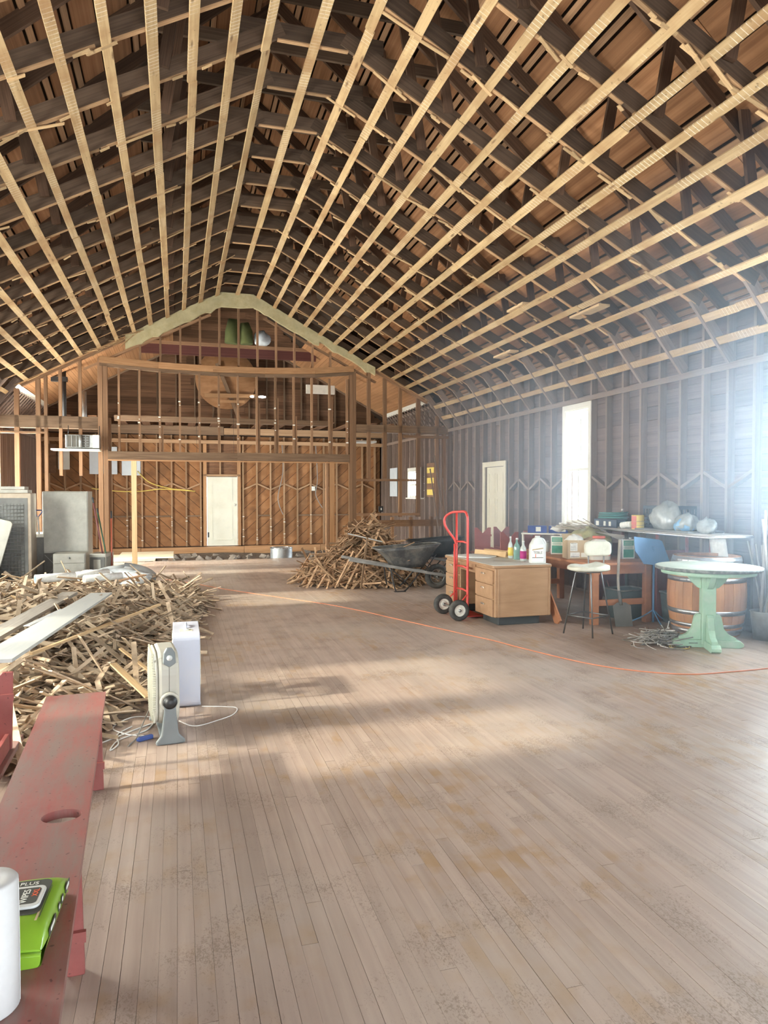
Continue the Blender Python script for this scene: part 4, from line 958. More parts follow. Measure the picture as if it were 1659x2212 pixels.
def bottle(name, label, loc, r, h_, mat, lab=None, capm='white_plastic', tilt=0):
    t = T(name, label, 'bottle', loc); t.rotation_euler = (tilt, tilt * .6, 0)
    MB().lathe([(r * .9, 0), (r, .01), (r, h_ * .56), (r * .85, h_ * .66), (r * .36, h_ * .78), (r * .32, h_ * .94), (0, h_ * .94)], 18).build('glass', M[mat], t)
    MB().lathe([(r * .38, h_ * .92), (r * .38, h_), (0, h_)], 14).build('cap', M[capm], t)
    if lab: MB().lathe([(r * 1.015, h_ * .12), (r * 1.015, h_ * .50)], 18).build('paper_label', M[lab], t)
bottle('glass_bottle', 'clear bottle with a white and magenta label left of the jug', (4.10, 7.93, DT), .040, .25, 'glass_clear', 'magenta_ink')
bottle('glass_bottle', 'green glass bottle standing behind the labelled bottle', (4.13, 8.16, DT), .042, .27, 'glass_green')
bottle('spray_bottle', 'small clear bottle with a yellow band behind the green bottle', (4.12, 8.32, DT), .032, .28, 'glass_clear', 'yellow')
t = T('wooden_tray', 'broken wooden tray lying at the back of the desk', 'tray', (4.10, 8.74, DT), rz=-1.25)
MB().b2((-.30, -.09, .0), (.30, .09, .012)).build('base', M['raw_wood'], t)
for y in (-.09, .09): MB().box((0, y, .035), (.60, .014, .07), (.25 if y > 0 else -.25, 0, 0)).build('side', M['raw_wood'], t)
plank('dark board leaning against the far side of the desk', (4.32, 7.45, .01), (4.32, 7.95, .62), .14, .02, 'table_brown', (1, 0, 0))

# ------------------------------------------------------------------ wheelbarrows
def barrow(label, loc, rz, tubmat, spokes=True):
    t = T('wheelbarrow', label, 'wheelbarrow', loc, None, rz)
    bot = [(-.22, -.17), (.30, -.13), (.30, .13), (-.22, .17)]; topp = [(-.50, -.31), (.56, -.22), (.56, .22), (-.50, .31)]
    def ring(poly, z, zf): 
        pts = []
        for i in range(4):
            a, b = Vector(poly[i]), Vector(poly[(i + 1) % 4])
            for k in range(6): q = a.lerp(b, k / 6); pts.append(q)
        c = sum(pts, Vector((0, 0))) / 24
        sm = [(pts[i - 1] + pts[i] * 2 + pts[(i + 1) % 24]) / 4 for i in range(24)]; sm = [(sm[i - 1] + sm[i] * 2 + sm[(i + 1) % 24]) / 4 for i in range(24)]
        return [(p.x, p.y, z + zf * (p.x + .5) / 1.06) for p in sm]
    rows = []
    for k in range(6):
        f = k / 5; f2 = f ** .75; poly = [tuple(Vector(a).lerp(Vector(b), f)) for a, b in zip(bot, topp)]; r_ = ring(poly, .37 + .30 * f2, .07 * f); rows.append(r_ + [r_[0]])
    mb = MB().surf(rows); mb.add(rows[0][:-1], [tuple(range(24))]); mb.build('tub', M[tubmat], t, solid=.006)
    MB().tube(rows[-1][:-1], .011, 8, True).build('rim', M[tubmat], t)
    for s_ in (-1, 1):
        MB().bar((-.98, s_ * .29, .53), (.66, s_ * .085, .215), .042, .045).build('handle', M['barrow_handle'], t, bevel=.006)
        MB().tube(smooth_path([(-.30, s_ * .20, .40), (-.22, s_ * .235, .02), (-.05, s_ * .21, .02), (.22, s_ * .14, .31)], 5), .011, 8).build('leg', M['dark_iron'], t)
        MB().b2((-.24, s_ * .235 - .03, .0), (-.06, s_ * .215 + .03, .008)).build('foot', M['dark_iron'], t)
        MB().tube([(.30, s_ * .12, .31), (.50, s_ * .075, .56)], .010, 8).build('tub_brace', M['dark_iron'], t)
        MB().tube([(-.30, s_ * .20, .38), (.05, s_ * .15, .06)], .008, 8).build('leg_brace', M['dark_iron'], t)
    MB().tube([(-.24, -.23, .12), (-.24, .23, .12)], .008, 8).build('crossbar', M['dark_iron'], t)
    MB().tube([(.54, -.09, .2), (.54, .09, .2)], .010, 8).build('axle', M['dark_iron'], t)
    MB().lathe([(.125, -.045), (.16, -.05), (.188, -.04), (.2, -.014), (.2, .014), (.188, .04), (.16, .05), (.125, .045)], 36, (.54, 0, .2), 'Y', closed=True).build('tire', M['rubber'], t)
    wr = MB().lathe([(.11, -.03), (.127, -.035), (.127, .035), (.11, .03)], 30, (.54, 0, .2), 'Y', closed=True).build('wheel_rim', M['grey_steel'], t)
    MB().lathe([(0, -.06), (.03, -.06), (.035, .06), (0, .06)], 16, (.54, 0, .2), 'Y').build('hub', M['grey_steel'], t)
    for k in range(16):
        a = 2 * math.pi * k / 16; MB().tube([(.54 + .03 * math.cos(a), .03 * (-1) ** k, .2 + .03 * math.sin(a)), (.54 + .115 * math.cos(a + .2), 0, .2 + .115 * math.sin(a + .2))], .004, 5).build('spoke', M['grey_steel'], wr)
    return t
barrow('grey steel wheelbarrow in front of the tall lath heap', (3.50, 10.82, 0), -.02, 'barrow_tub')
barrow('black wheelbarrow parked behind the grey one near the right wall', (4.56, 12.35, 0), .06, 'black_plastic')
for k, (x, y, l, a) in enumerate(((3.70, 10.80, .5, .5), (3.60, 10.88, .6, .3), (3.85, 10.75, .35, .9), (3.45, 10.82, .5, .1))):
    tag(stick('lath_strip', (x - l / 2 * math.cos(a), 10.8 + .1 * (k - 1.5), .48 + .02 * k), (x + l / 2 * math.cos(a), 10.82 + .08 * (k - 1.5), .60 + .05 * k), .04, .009, M['lath_old'], None), 'lath strip lying inside the grey wheelbarrow tub', 'lath', 'lath strips in the wheelbarrow')
plank('narrow white trim strip lying across the heap behind the wheelbarrow', (2.78, 11.75, .86), (3.35, 11.55, .72), .03, .015, 'board_white')

# ------------------------------------------------------------------ work table with boxes and cans
WT = .73
t = T('work_table', 'brown wooden work table crowded with cans and boxes beside the stool', 'table', (5.06, 8.3, 0))
MB().b2((-.46, -1.06, WT - .03), (.46, 1.1, WT)).build('tabletop', M['table_brown'], t, bevel=.004)
for x in (-.36, .36):
    for y in (-1.0, 1.0): MB().b2((x - .04, y - .04, 0), (x + .04, y + .04, WT - .03)).build('leg', M['table_brown'], t, bevel=.004)
for y in (-1.0, 1.0): MB().b2((-.32, y - .012, WT - .14), (.32, y + .012, WT - .03)).build('apron', M['table_brown'], t); MB().b2((-.32, y - .015, .22), (.32, y + .015, .29)).build('stretcher', M['table_brown'], t)
for x in (-.36, .36): MB().b2((x - .012, -.96, WT - .14), (x + .012, .96, WT - .03)).build('apron', M['table_brown'], t)
def solvent_can(label, loc, rz):
    t = T('solvent_can', label, 'can', loc, None, rz)
    MB().prism(rrect(.165, .105, .008), 0, .245).build('body', M['can_metal'], t, bevel=.003)
    MB().b2((-.078, -.0545, .004), (.078, -.0525, .241)).build('label_panel', M['label_white'], t)
    MB().b2((-.068, -.0552, .018), (.068, -.0543, .118)).build('label_print', M['label_green'], t); MB().b2((-.068, -.0552, .165), (.068, -.0543, .228)).build('label_print', M['label_green'], t)
    for z in (.128, .140, .152): MB().b2((-.06, -.0552, z), (.055, -.0543, z + .004)).build('label_print', M['label_green'], t)
    for z in (.178, .193, .208): MB().b2((-.055, -.0558, z), (.05, -.0550, z + .004)).build('label_print', M['label_white'], t)
    MB().lathe([(0, .245), (.018, .245), (.018, .262), (0, .262)], 16, (.05, 0, 0)).build('cap', M['white_plastic'], t)
    MB().tube(smooth_path([(-.06, 0, .246), (-.04, 0, .262), (.0, 0, .264), (.02, 0, .246)]), .003, 6).build('carry_handle', M['can_metal'], t)
solvent_can('rectangular metal can with a green label at the left end of the work table', (4.90, 8.50, WT), -.55)
solvent_can('rectangular metal can with a green label beside the blue music stand', (5.40, 7.68, WT), -.12)
t = T('cardboard_box', 'open cardboard box stuffed with paper between the can and the jug', 'box', (4.80, 7.88, WT), rz=-.28)
bw, bd, bh = .265, .25, .235; bx2 = MB()
bx2.b2((-bw / 2, -bd / 2, 0), (bw / 2, bd / 2, .006)); 
for a, b in (((-bw / 2, -bd / 2, 0), (bw / 2, -bd / 2 + .005, bh)), ((-bw / 2, bd / 2 - .005, 0), (bw / 2, bd / 2, bh)), ((-bw / 2, -bd / 2, 0), (-bw / 2 + .005, bd / 2, bh)), ((bw / 2 - .005, -bd / 2, 0), (bw / 2, bd / 2, bh))): bx2.b2(a, b)
bx2.build('carton', M['cardboard'], t)
MB().add([(bw / 2, -bd / 2, bh), (bw / 2, bd / 2, bh), (bw / 2 + .09, bd / 2 - .01, bh + .03), (bw / 2 + .09, -bd / 2 + .01, bh + .03)], [(0, 1, 2, 3)]).build('flap', M['cardboard'], t, solid=.004)
MB().add([(-bw / 2, bd / 2, bh), (bw / 2, bd / 2, bh), (bw / 2 - .01, bd / 2 + .07, bh + .06), (-bw / 2 + .01, bd / 2 + .07, bh + .06)], [(0, 1, 2, 3)]).build('flap', M['cardboard'], t, solid=.004)
for a, b, m_ in (((-.10, .10), (-.01, .20), 'newsprint'), ((-.10, .02), (.02, .085), 'newsprint'), ((.035, .025), (.11, .08), 'label_white')): MB().b2((a[0], -bd / 2 - .0012, a[1]), (b[0], -bd / 2, b[1])).build('sticker', M[m_], t)
for z in (.19, .16, .14, .12): MB().b2((-.092, -bd / 2 - .0018, z), (-.025, -bd / 2 - .001, z + .003)).build('sticker_print', M['ink'], t)
MB().b2((-.095, -bd / 2 - .0018, .028), (.012, -bd / 2 - .001, .033)).build('sticker_print', M['ink'], t)
tag(blob((4.79, 7.87, WT + .17), (.10, .10, .075), 5, amp=.4).build('crumpled_paper', M['newsprint']), 'crumpled newspaper poking out of the cardboard box', 'paper')
t = T('plastic_jug', 'large clear plastic jug with a red lid behind the stool backrest', 'jug', (4.99, 7.66, WT), rz=-.15)
jug(t, .25, .17, .275, 'clear_jug', 'red_lid', False); MB().lathe([(0, .262), (.075, .262), (.078, .29), (0, .292)], 24).build('lid', M['red_lid'], t)
MB().b2((-.11, -.0885, .05), (.11, -.0870, .075)).build('label_stripe', M['red_lid'], t)
t = T('bag', 'yellow and clear plastic bag heaped on the work table behind the boxes', 'bag', (5.22, 8.25, WT)); 
blob((0, 0, .10), (.28, .32, .15), 11, amp=.35).build('sack', M['bag_yellow'], t); blob((.02, -.18, .02), (.2, .15, .12), 12, amp=.35).build('loose_plastic', M['clear_bag'], t)
tag(MB().b2((4.95, 8.05, WT), (5.28, 8.40, WT + .25)).build('closed_carton', M['cardboard'], bevel=.004), 'tan carton under the yellow bag on the work table', 'box')
for k in range(7):
    a = Vector((4.95 + .05 * k, 8.75 - .05 * k, WT + .36)); b = Vector((5.42 + .02 * k, 7.75 + .02 * k, WT + .28 - .02 * k)); plank('thin grey rod lying across the heap on the work table' if k else 'longest grey rod rising above the heap on the work table', a + Vector((0, 0, .02 * k)), b, .012, .012, 'pole_grey', name='metal_rod')
for o in [o for o in bpy.data.objects if o.name.startswith('metal_rod')]: o['group'] = 'thin rods on the work table'; o['category'] = 'rod'
for k, (x, y) in enumerate(((4.88, 9.02), (5.12, 8.86))):
    t = T('parts_box', ['blue printed parts box left of the window on the work table', 'blue printed parts box with a white label below the window'][k], 'box', (x, y, WT + .26), rz=-.5)
    MB().b2((-.13, -.07, 0), (.13, .07, .10)).build('carton', M['box_blue'], t, bevel=.003); MB().b2((-.02 + .05 * k, -.0715, .02), (.05 + .05 * k, -.0700, .085)).build('sticker', M['label_white'], t)
t = T('low_shelf', 'low white shelf on the work table holding the blue boxes', 'shelf', (5.0, 8.94, WT), rz=-.55)
MB().b2((-.36, -.10, .24), (.36, .10, .259)).build('shelf_board', M['white_paint'], t)
for x in (-.34, .34): MB().b2((x - .01, -.09, 0), (x + .01, .09, .24)).build('side', M['white_paint'], t)
for k in range(3):
    t = T('glass_jar', ['left glass jar under the low white shelf', 'middle glass jar under the low white shelf', 'right glass jar under the low white shelf'][k], 'jar', (4.86 + .11 * k, 8.98 - .07 * k, WT))
    MB().lathe([(.036, 0), (.04, .01), (.04, .11), (.03, .13), (0, .13)], 16).build('glass', M['glass_clear'], t); MB().lathe([(.033, .13), (.033, .15), (0, .15)], 14).build('lid', M['can_metal'], t)
tag(MB().surf([[(5.0 + .12 * i + .02 * math.sin(j * 2 + i), 8.62 + .10 * j, WT + .37 + .05 * math.sin(i * 2.1 + j) - .04 * j) for j in range(4)] for i in range(4)]).build('loose_paper', M['newsprint'], solid=.002), 'crumpled white paper on the blue boxes', 'paper')

# ------------------------------------------------------------------ rear table by the right wall and its clutter
RT = 1.09
t = T('folding_table', 'aluminium-edged table along the right wall under bags and crate', 'table', (5.76, 7.65, 0))
MB().prism(rrect(.62, 2.72, .10), RT - .03, RT).build('tabletop', M['pole_grey'], t)
MB().tube([(p[0], p[1], RT - .02) for p in rrect(.63, 2.73, .105)], .014, 6, True).build('metal_edge', M['aluminium'], t)
for y in (-.35, .95):
    for x in (-.22, .25): MB().tube([(x, y, 0), (x * .9, y, RT - .03)], .02, 8).build('leg', M['bench_leg'], t)
    MB().prism([(-.24, 0), (-.10, 0), (0, .35), (.12, 0), (.26, 0), (.24, .85), (-.22, .85)], y + .03, y + .06, 'XZ').build('trestle_panel', M['bench_leg'], t)
MB().tube([(.28, -.70, 0), (.28, -.70, RT - .03)], .02, 8).build('leg', M['bench_leg'], t)
tag(MB().b2((5.55, 6.75, RT), (6.05, 8.15, RT + .02)).build('flat_sheet', M['appliance_dark']), 'dark flat sheet lying on the folding table under the bags', 'sheet')
RS = RT + .02
t = T('milk_crate', 'dark plastic milk crate on the folding table against the wall', 'crate', (5.90, 7.52, RS))
cw, cl, ch = .16, .30, .28
for a, b in (((-cw, -cl, 0), (-cw + .012, cl, ch)), ((cw - .012, -cl, 0), (cw, cl, ch))):
    g = MB(); 
    for z in (0, .06, .11, .16, ch - .04): g.b2((a[0], -cl, z), (b[0], cl, z + (.02 if 0 < z < .2 else .04)))
    for k in range(13): y = -cl + .048 * k; g.b2((a[0] + .001, y, 0), (b[0] - .001, y + .014, ch - .01))
    g.build('lattice_side', M['crate_black'], t)
for y in (-cl, cl - .012):
    g = MB()
    for z in (0, .06, .11, .16, ch - .04): g.b2((-cw, y, z), (cw, y + .012, z + (.02 if 0 < z < .2 else .04)))
    for k in range(7): x = -cw + .05 * k; g.b2((x, y + .001, 0), (x + .014, y + .011, ch - .01))
    g.build('lattice_side', M['crate_black'], t)
MB().b2((-cw, -cl, 0), (cw, cl, .01)).build('bottom', M['crate_black'], t)
t = T('paint_can', 'red and yellow paper-wrapped can at the front of the folding table', 'can', (5.62, 7.76, RT))
MB().lathe([(0, 0), (.075, 0), (.077, .004), (.077, .175), (.073, .18), (0, .178)], 28).build('body', M['yellow'], t)
MB().add([(.0785 * math.cos(a), .0785 * math.sin(a), z) for z in (.01, .17) for a in [R(150 + 8 * k) for k in range(10)]], [(k, k + 1, 11 + k, 10 + k) for k in range(9)]).build('red_label', M['red_lid'], t)
for z in (.05, .10): MB().lathe([(.0782, z), (.0795, z + .003), (.0782, z + .006)], 28).build('bead', M['tan_ink'], t)
tag(blob((5.70, 7.30, RS), (.15, .22, .20), 21, amp=.35).build('plastic_sack', M['clear_bag']), 'big clear crumpled plastic bag in front of the milk crate', 'bag')
t = T('plastic_sack', 'clear bag with blue print beside the big plastic bag', 'bag', (5.72, 6.98, RS)); blob((0, 0, 0), (.13, .14, .12), 22, amp=.35).build('sack', M['clear_bag'], t); blob((-.03, -.02, .0), (.12, .09, .09), 24, amp=.3).build('blue_print', M['bag_blue'], t)
tag(blob((5.78, 6.72, RT), (.11, .12, .10), 23, amp=.4).build('plastic_sack', M['clear_bag']), 'small crumpled clear bag at the right end of the folding table', 'bag')
t = T('garden_hose', 'coiled dark green hose on the folding table right of the window', 'hose', (5.86, 8.65, RT)); pts = []
for k in range(90): a = k * .42; pts.append((.15 * math.cos(a) * (1 + .1 * math.sin(k)), .26 * math.sin(a) * (1 + .06 * math.cos(k * 1.7)), .015 + .0020 * k))
MB().tube(pts, .013, 7).build('coil', M['hose'], t); MB().lathe([(.016, 0), (.018, .04), (.012, .05), (0, .05)], 12, (.15, .0, .19)).build('fitting', M['brass'], t)
t = T('tool_case', 'dark blue boxed set with white stickers in front of the hose', 'box', (5.60, 8.35, RT)); MB().b2((-.07, -.26, 0), (.07, .26, .11)).build('case', M['box_dark'], t, bevel=.006)
for y, w_ in ((.14, .07), (-.02, .05), (-.14, .05)): MB().b2((-.0715, y, .02), (-.0700, y + w_, .08)).build('sticker', M['label_white'], t)
tag(MB().tube(smooth_path([(5.55, 8.0, RT + .04), (5.57, 7.9, RT + .055), (5.58, 7.83, RT + .06)]), [.04] * 13, 12).build('rolled_paper', M['newsprint']), 'short paper roll lying left of the red and yellow can', 'paper roll')

# ------------------------------------------------------------------ stool, music stand, green table, barrel
t = T('bar_stool', 'bar stool with worn white vinyl seat and thin black legs', 'stool', (4.34, 6.86, 0))
SE = .70
feet = [(-.25, .09), (-.10, -.25), (.24, -.11), (.10, .26)]
rows = []
for i in range(13):
    v = -1 + 2 * i / 12; row = []
    for k in range(20):
        a = 2 * math.pi * k / 19; c, s_ = math.cos(a), math.sin(a); f = (1 - abs(v) ** 3) ** .34; x = .225 * f * math.copysign(abs(c) ** .8, c); y = .20 * f * math.copysign(abs(s_) ** .8, s_); sad = .03 * (y / .2) ** 2 - .02 * math.exp(-((x + .02) / .08) ** 2) + .022 * (x > .12)
        row.append((x, y, SE + .022 + .032 * v + (sad if v > 0 else 0)))
    rows.append(row)
seat = MB().surf(rows).build('seat', M['vinyl'], t); seat.rotation_euler = (0, 0, -.3)
MB().lathe([(0, SE - .015), (.15, SE - .015), (.15, SE - .006), (0, SE - .006)], 20).build('seat_pan', M['stool_steel'], t)
for fx, fy in feet: MB().tube([(fx, fy, 0), (fx * .52, fy * .52, SE - .03), (fx * .42, fy * .42, SE - .01)], .009, 8).build('leg', M['stool_steel'], t)
ring = [(fx * .855, fy * .855, .205) for fx, fy in feet]
for a, b in zip(ring, ring[1:] + ring[:1]): MB().tube([a, b], .0075, 8).build('foot_rail', M['stool_steel'], t)
br = MB().prism(rrect(.30, .165, .055, 6), -.022, .022, 'XZ').build('backrest', M['vinyl'], t, bevel=.016); br.location = (.20, .13, .925); br.rotation_euler = (R(-8), 0, -.35)
for o_ in (-.085, .085):
    ca, sa = math.cos(-.35), math.sin(-.35); bx_, by_ = .20 + o_ * ca, .13 + o_ * sa
    MB().tube(smooth_path([(bx_ * .45, by_ * .45, SE - .008), (bx_ * .9, by_ * .9 + .02, SE + .0), (bx_, by_ + .03, SE + .06), (bx_, by_ + .032, SE + .16), (bx_, by_ + .03, .93)]), .008, 8).build('back_support', M['stool_steel'], t)
t = T('music_stand', 'blue painted music stand with a slanted desk beside the round table', 'music stand', (5.44, 7.20, 0), rz=-.12)
MB().tube([(0, 0, .012), (0, 0, .80)], .012, 10).build('pole', M['blue_paint'], t)
MB().box((0, -.01, .0), (0, 0, 0))
dk = MB().prism([(-.23, -.02), (-.13, -.17), (.20, -.17), (.21, -.13), (.13, .14), (.09, .155), (-.23, .155)], -.006, .006, 'XZ').build('desk', M['blue_paint'], t); dk.location = (-.03, -.03, .86); dk.rotation_euler = (R(-22), R(7), 0)
MB().tube([(0, 0, .72), (-.02, -.03, .92)], .018, 10).build('tilt_bracket', M['blue_paint'], t)
MB().prism([(-.20, -.025), (.19, -.025), (.19, -.02), (-.20, -.02)], .0, .006, 'XZ').build('ledge', M['blue_paint'], dk)
for k in range(3): a = 2.1 * k + .4; MB().tube(smooth_path([(0, 0, .16), (.12 * math.cos(a), .12 * math.sin(a), .07), (.24 * math.cos(a), .24 * math.sin(a), .008)], 4), .008, 7).build('tripod_leg', M['blue_paint'], t)
t = T('round_table', 'mint green pedestal table with a dusty round top in front of the barrel', 'table', (5.12, 5.93, 0), rz=R(-26))
TH = .82
MB().lathe([(0, TH - .034), (.49, TH - .034), (.50, TH - .028), (.50, TH - .006), (.494, TH - .0015), (0, TH - .0015)], 56).build('tabletop', M['table_edge'], t)
MB().lathe([(0, TH - .0015), (.493, TH - .0015), (.488, TH), (0, TH)], 56).build('tabletop_surface', M['dusty_top'], t)
MB().lathe([(0, TH - .075), (.44, TH - .075), (.445, TH - .034), (0, TH - .034)], 48).build('under_ring', M['mint'], t)
MB().b2((-.065, -.065, .03), (.065, .065, TH - .075)).build('column', M['mint'], t, bevel=.006)
for k in range(4):
    a = k * math.pi / 2; m3 = Matrix.Rotation(a, 3, 'Z')
    def rot(mb): mb.v = [tuple(m3 @ Vector(v)) for v in mb.v]; return mb
    rot(MB().prism([(.02, 0), (.30, 0), (.335, .02), (.335, .045), (.30, .075), (.02, .075)], -.045, .045, 'XZ')).build('foot', M['mint'], t, bevel=.004)
    arc = [(.066, .075), (.27, .075), (.265, .10), (.20, .13), (.15, .19), (.135, .26), (.125, .31), (.10, .335), (.066, .335)]
    rot(MB().prism(arc, -.03, .03, 'XZ')).build('foot_bracket', M['mint'], t, bevel=.003)
    rot(MB().prism([(.066, TH - .23), (.10, TH - .22), (.16, TH - .16), (.20, TH - .10), (.205, TH - .076), (.066, TH - .076)], -.028, .028, 'XZ')).build('top_bracket', M['mint'], t, bevel=.003)
t = T('barrel', 'oak wine barrel with galvanised hoops behind the green table', 'barrel', (5.67, 6.59, 0))
BHh = .86
def br_r(z): q = (z - BHh / 2) / (BHh / 2); return .345 + .065 * (1 - q * q)
ns = 24
for k in range(ns):
    a0, a1 = 2 * math.pi * k / ns + .003, 2 * math.pi * (k + 1) / ns - .003; rows = []
    mb = MB(); zz = [BHh * i / 10 for i in range(11)]
    vs = [];
    for z in zz:
        for rr in (br_r(z), br_r(z) - .028):
            for a in (a0, (a0 + a1) / 2, a1): vs.append((rr * math.cos(a), rr * math.sin(a), z))
    fs = []
    for i in range(10):
        b0, b1 = i * 6, i * 6 + 6
        fs += [(b0, b0 + 1, b1 + 1, b1), (b0 + 1, b0 + 2, b1 + 2, b1 + 1), (b0 + 3, b1 + 3, b1 + 4, b0 + 4), (b0 + 4, b1 + 4, b1 + 5, b0 + 5), (b0, b1, b1 + 3, b0 + 3), (b0 + 2, b0 + 5, b1 + 5, b1 + 2)]
    fs += [(0, 3, 4, 1), (1, 4, 5, 2), (60, 61, 64, 63), (61, 62, 65, 64)]
    mb.add(vs, fs).build('stave', M['barrel_stave'] if 'barrel_stave' in M else wood('barrel_stave', (.36, .155, .065), (.54, .27, .125), .6, (9, 9, 1.5), vary=.18, dirt=(.34, .22, .14)), t)
MB().lathe([(0, BHh - .06), (.33, BHh - .06), (.33, BHh - .035), (0, BHh - .035)], 36).build('head', M['pole_grey'], t)
for z0, z1 in ((.012, .075), (.10, .14), (.235, .285), (.585, .635), (.735, .775), (BHh - .085, BHh - .004)):
    hp = MB().lathe([(br_r(z0) + .001, z0), (br_r(z0) + .0045, z0), (br_r(z1) + .0045, z1), (br_r(z1) + .001, z1)], 48, closed=True).build('hoop', M['hoop'], t)
    zc = (z0 + z1) / 2
    for k in range(0, 28): a = 2 * math.pi * k / 28 + z0; q = br_r(zc) + .0045; MB().lathe([(.0065, 0), (.004, .0035), (0, .004)], 7, (0, 0, 0), 'X').build('rivet', M['galv'], hp).matrix_local = Matrix.Translation((q * math.cos(a), q * math.sin(a), zc)) @ Matrix.Rotation(a, 4, 'Z')
# wire and stick tangle on the floor
rnd = random.Random(4); mb = MB()
for k in range(150):
    a = rnd.uniform(0, 6.28); r0 = abs(rnd.gauss(0, .16)); c = Vector((4.80 + r0 * 1.15 * math.cos(a), 6.22 + r0 * math.sin(a), .012 + rnd.random() * .13 * max(0, 1 - r0 / .35)))
    d = Vector((rnd.gauss(0, 1), rnd.gauss(0, 1), rnd.gauss(0, .18))).normalized(); l = rnd.uniform(.12, .42); cv = Vector((rnd.gauss(0, .05), rnd.gauss(0, .05), 0))
    pts = [c - d * l / 2, c + cv, c + d * l / 2]; pts = [Vector((p.x, p.y, max(.006, p.z))) for p in pts]
    mb.tube(smooth_path(pts, 3), rnd.choice((.003, .004, .006)), 5)
tag(mb.build('stick_tangle', M['tangle'] if 'tangle' in M else wood('tangle', (.12, .11, .10), (.50, .48, .44), .7, (9, 9, 9), island=True, vary=.6)), 'tangle of thin stripped wires and twigs on the floor by the green table', 'tangle', None, 'stuff')
tag(MB().tube([(4.83 + .10 * math.cos(a), 5.98 + .09 * math.sin(a), .006) for a in [2 * math.pi * k / 24 for k in range(24)]], .004, 6, True).build('wire_loop', M['wire_yellow']), 'thin round wire loop on the floor at the front of the wire tangle', 'wire')
t = T('shovel', 'square steel shovel leaning blade-down at the work table', 'shovel', (4.97, 7.10, 0)); 
MB().prism([(-.105, 0), (.105, 0), (.11, .24), (.05, .28), (-.05, .28), (-.11, .24)], -.004, .004, 'XZ').build('blade', M['appliance_dark'], t).rotation_euler = (R(-16), 0, -.15)
MB().tube(smooth_path([(0, .07, .25), (.005, .12, .42), (.01, .14, .60), (.015, .12, 1.0)]), .016, 10).build('shaft', M['pole_grey'], t)
MB().tube([(0, .065, .24), (.005, .115, .40)], .021, 10).build('socket', M['appliance_dark'], t)
for k, (x, y, rz) in enumerate(((5.36, 7.62, .1), (5.78, 7.12, -.1))):
    t = T('storage_tote', ['dark green-grey plastic tote under the work table', 'dark plastic tote between the music stand and the barrel'][k], 'tote', (x, y, 0), rz=rz)
    a, b, h_ = .20, .16, .36; rows = [[(sx * s_, sy * s_, z) for sx, sy in rrect(2 * a, 2 * b, .03, 3)] for s_, z in ((.86, 0), (1, h_))]; rows = [r + [r[0]] for r in rows]
    mb = MB().surf(rows); mb.add(rows[0][:-1], [tuple(range(len(rows[0]) - 1))]); mb.build('bin', M['tote'], t, solid=.004); MB().tube([(p[0], p[1], h_) for p in rrect(2 * a + .01, 2 * b + .01, .03, 3)], .011, 6, True).build('rim', M['galv'], t)
t = T('bucket', 'grey metal bucket holding poles by the right wall', 'bucket', (5.96, 6.06, 0))
mb = MB().lathe([(0, .002), (.105, .002), (.108, .0), (.138, .29), (.142, .30), (.136, .30), (.104, .012), (0, .012)], 28); mb.build('pail', M['galv'], t); MB().tube([(.141 * math.cos(a), .141 * math.sin(a), .30) for a in [2 * math.pi * k / 28 for k in range(28)]], .006, 6, True).build('rim', M['galv'], t)
rnd = random.Random(9)
for k in range(11):
    a = rnd.uniform(0, 6.28); p = Vector((5.96 + .06 * math.cos(a), 6.06 + .06 * math.sin(a), .05)); q = Vector((6.05 + rnd.uniform(-.04, .04), 6.06 + rnd.uniform(-.30, .42), rnd.uniform(.9, 1.5)))
    o = tag(MB().tube([p, (p + q) / 2 + Vector((0, rnd.uniform(-.02, .02), 0)), q], rnd.choice((.011, .014, .018)), 7).build('pole', M[rnd.choice(('pole_grey', 'pole_grey', 'side_stud', 'grey_steel'))]), 'slender pole standing in the grey bucket by the right wall', 'pole', 'poles standing in the bucket')
tag(MB().surf([[(6.02 - .03 * i - .02 * math.sin(j), 6.62 + .07 * j, .62 + .16 * i + .05 * math.sin(j * 1.3 + i)) for j in range(5)] for i in range(4)]).build('canvas_scrap', M['newsprint'], solid=.004), 'folded grey canvas scrap hung behind the barrel at the wall', 'cloth')

# ------------------------------------------------------------------ orange extension cord
cord('extension_cord', 'long orange extension cord snaking across the floor', [(-.25, 13.3), (.083, 12.84), (.75, 11.6), (1.35, 10.65), (1.95, 9.72), (2.3, 9.0), (2.55, 8.35), (3.0, 7.21), (3.18, 6.75), (3.28, 6.4), (3.52, 5.72), (3.78, 5.32), (4.15, 5.06), (4.55, 5.02), (5.0, 5.03), (5.6, 5.1), (6.0, 5.2)], .0052, 'orange_cord', None, 7, 10)

# ------------------------------------------------------------------ left side appliances
t = T('refrigerator', 'old refrigerator with its wire-grid back towards the hall, far left', 'refrigerator', (-2.62, 12.75, 0), rz=.06)
MB().b2((-.40, -.32, .02), (.36, .34, 1.55)).build('cabinet', M['appliance_side'], t, bevel=.012)
MB().b2((-.37, -.330, .10), (.31, -.318, 1.47)).build('back_panel', M['appliance_dark'], t)
for k in range(20): MB().tube([(-.33, -.342, .25 + k * .058), (.26, -.342, .25 + k * .058)], .005, 6).build('coil_tube', M['grey_steel'], t)
for k in range(13): MB().tube([(-.32 + k * .048, -.336, .22), (-.32 + k * .048, -.336, 1.38)], .0022, 5).build('coil_wire', M['grey_steel'], t)
for k in range(2): MB().b2((-.41, -.20 + k * .03, 1.552 + k * .055), (.30 - .05 * k, .32, 1.60 + k * .055)).build('top_panel', M['appliance'], t)
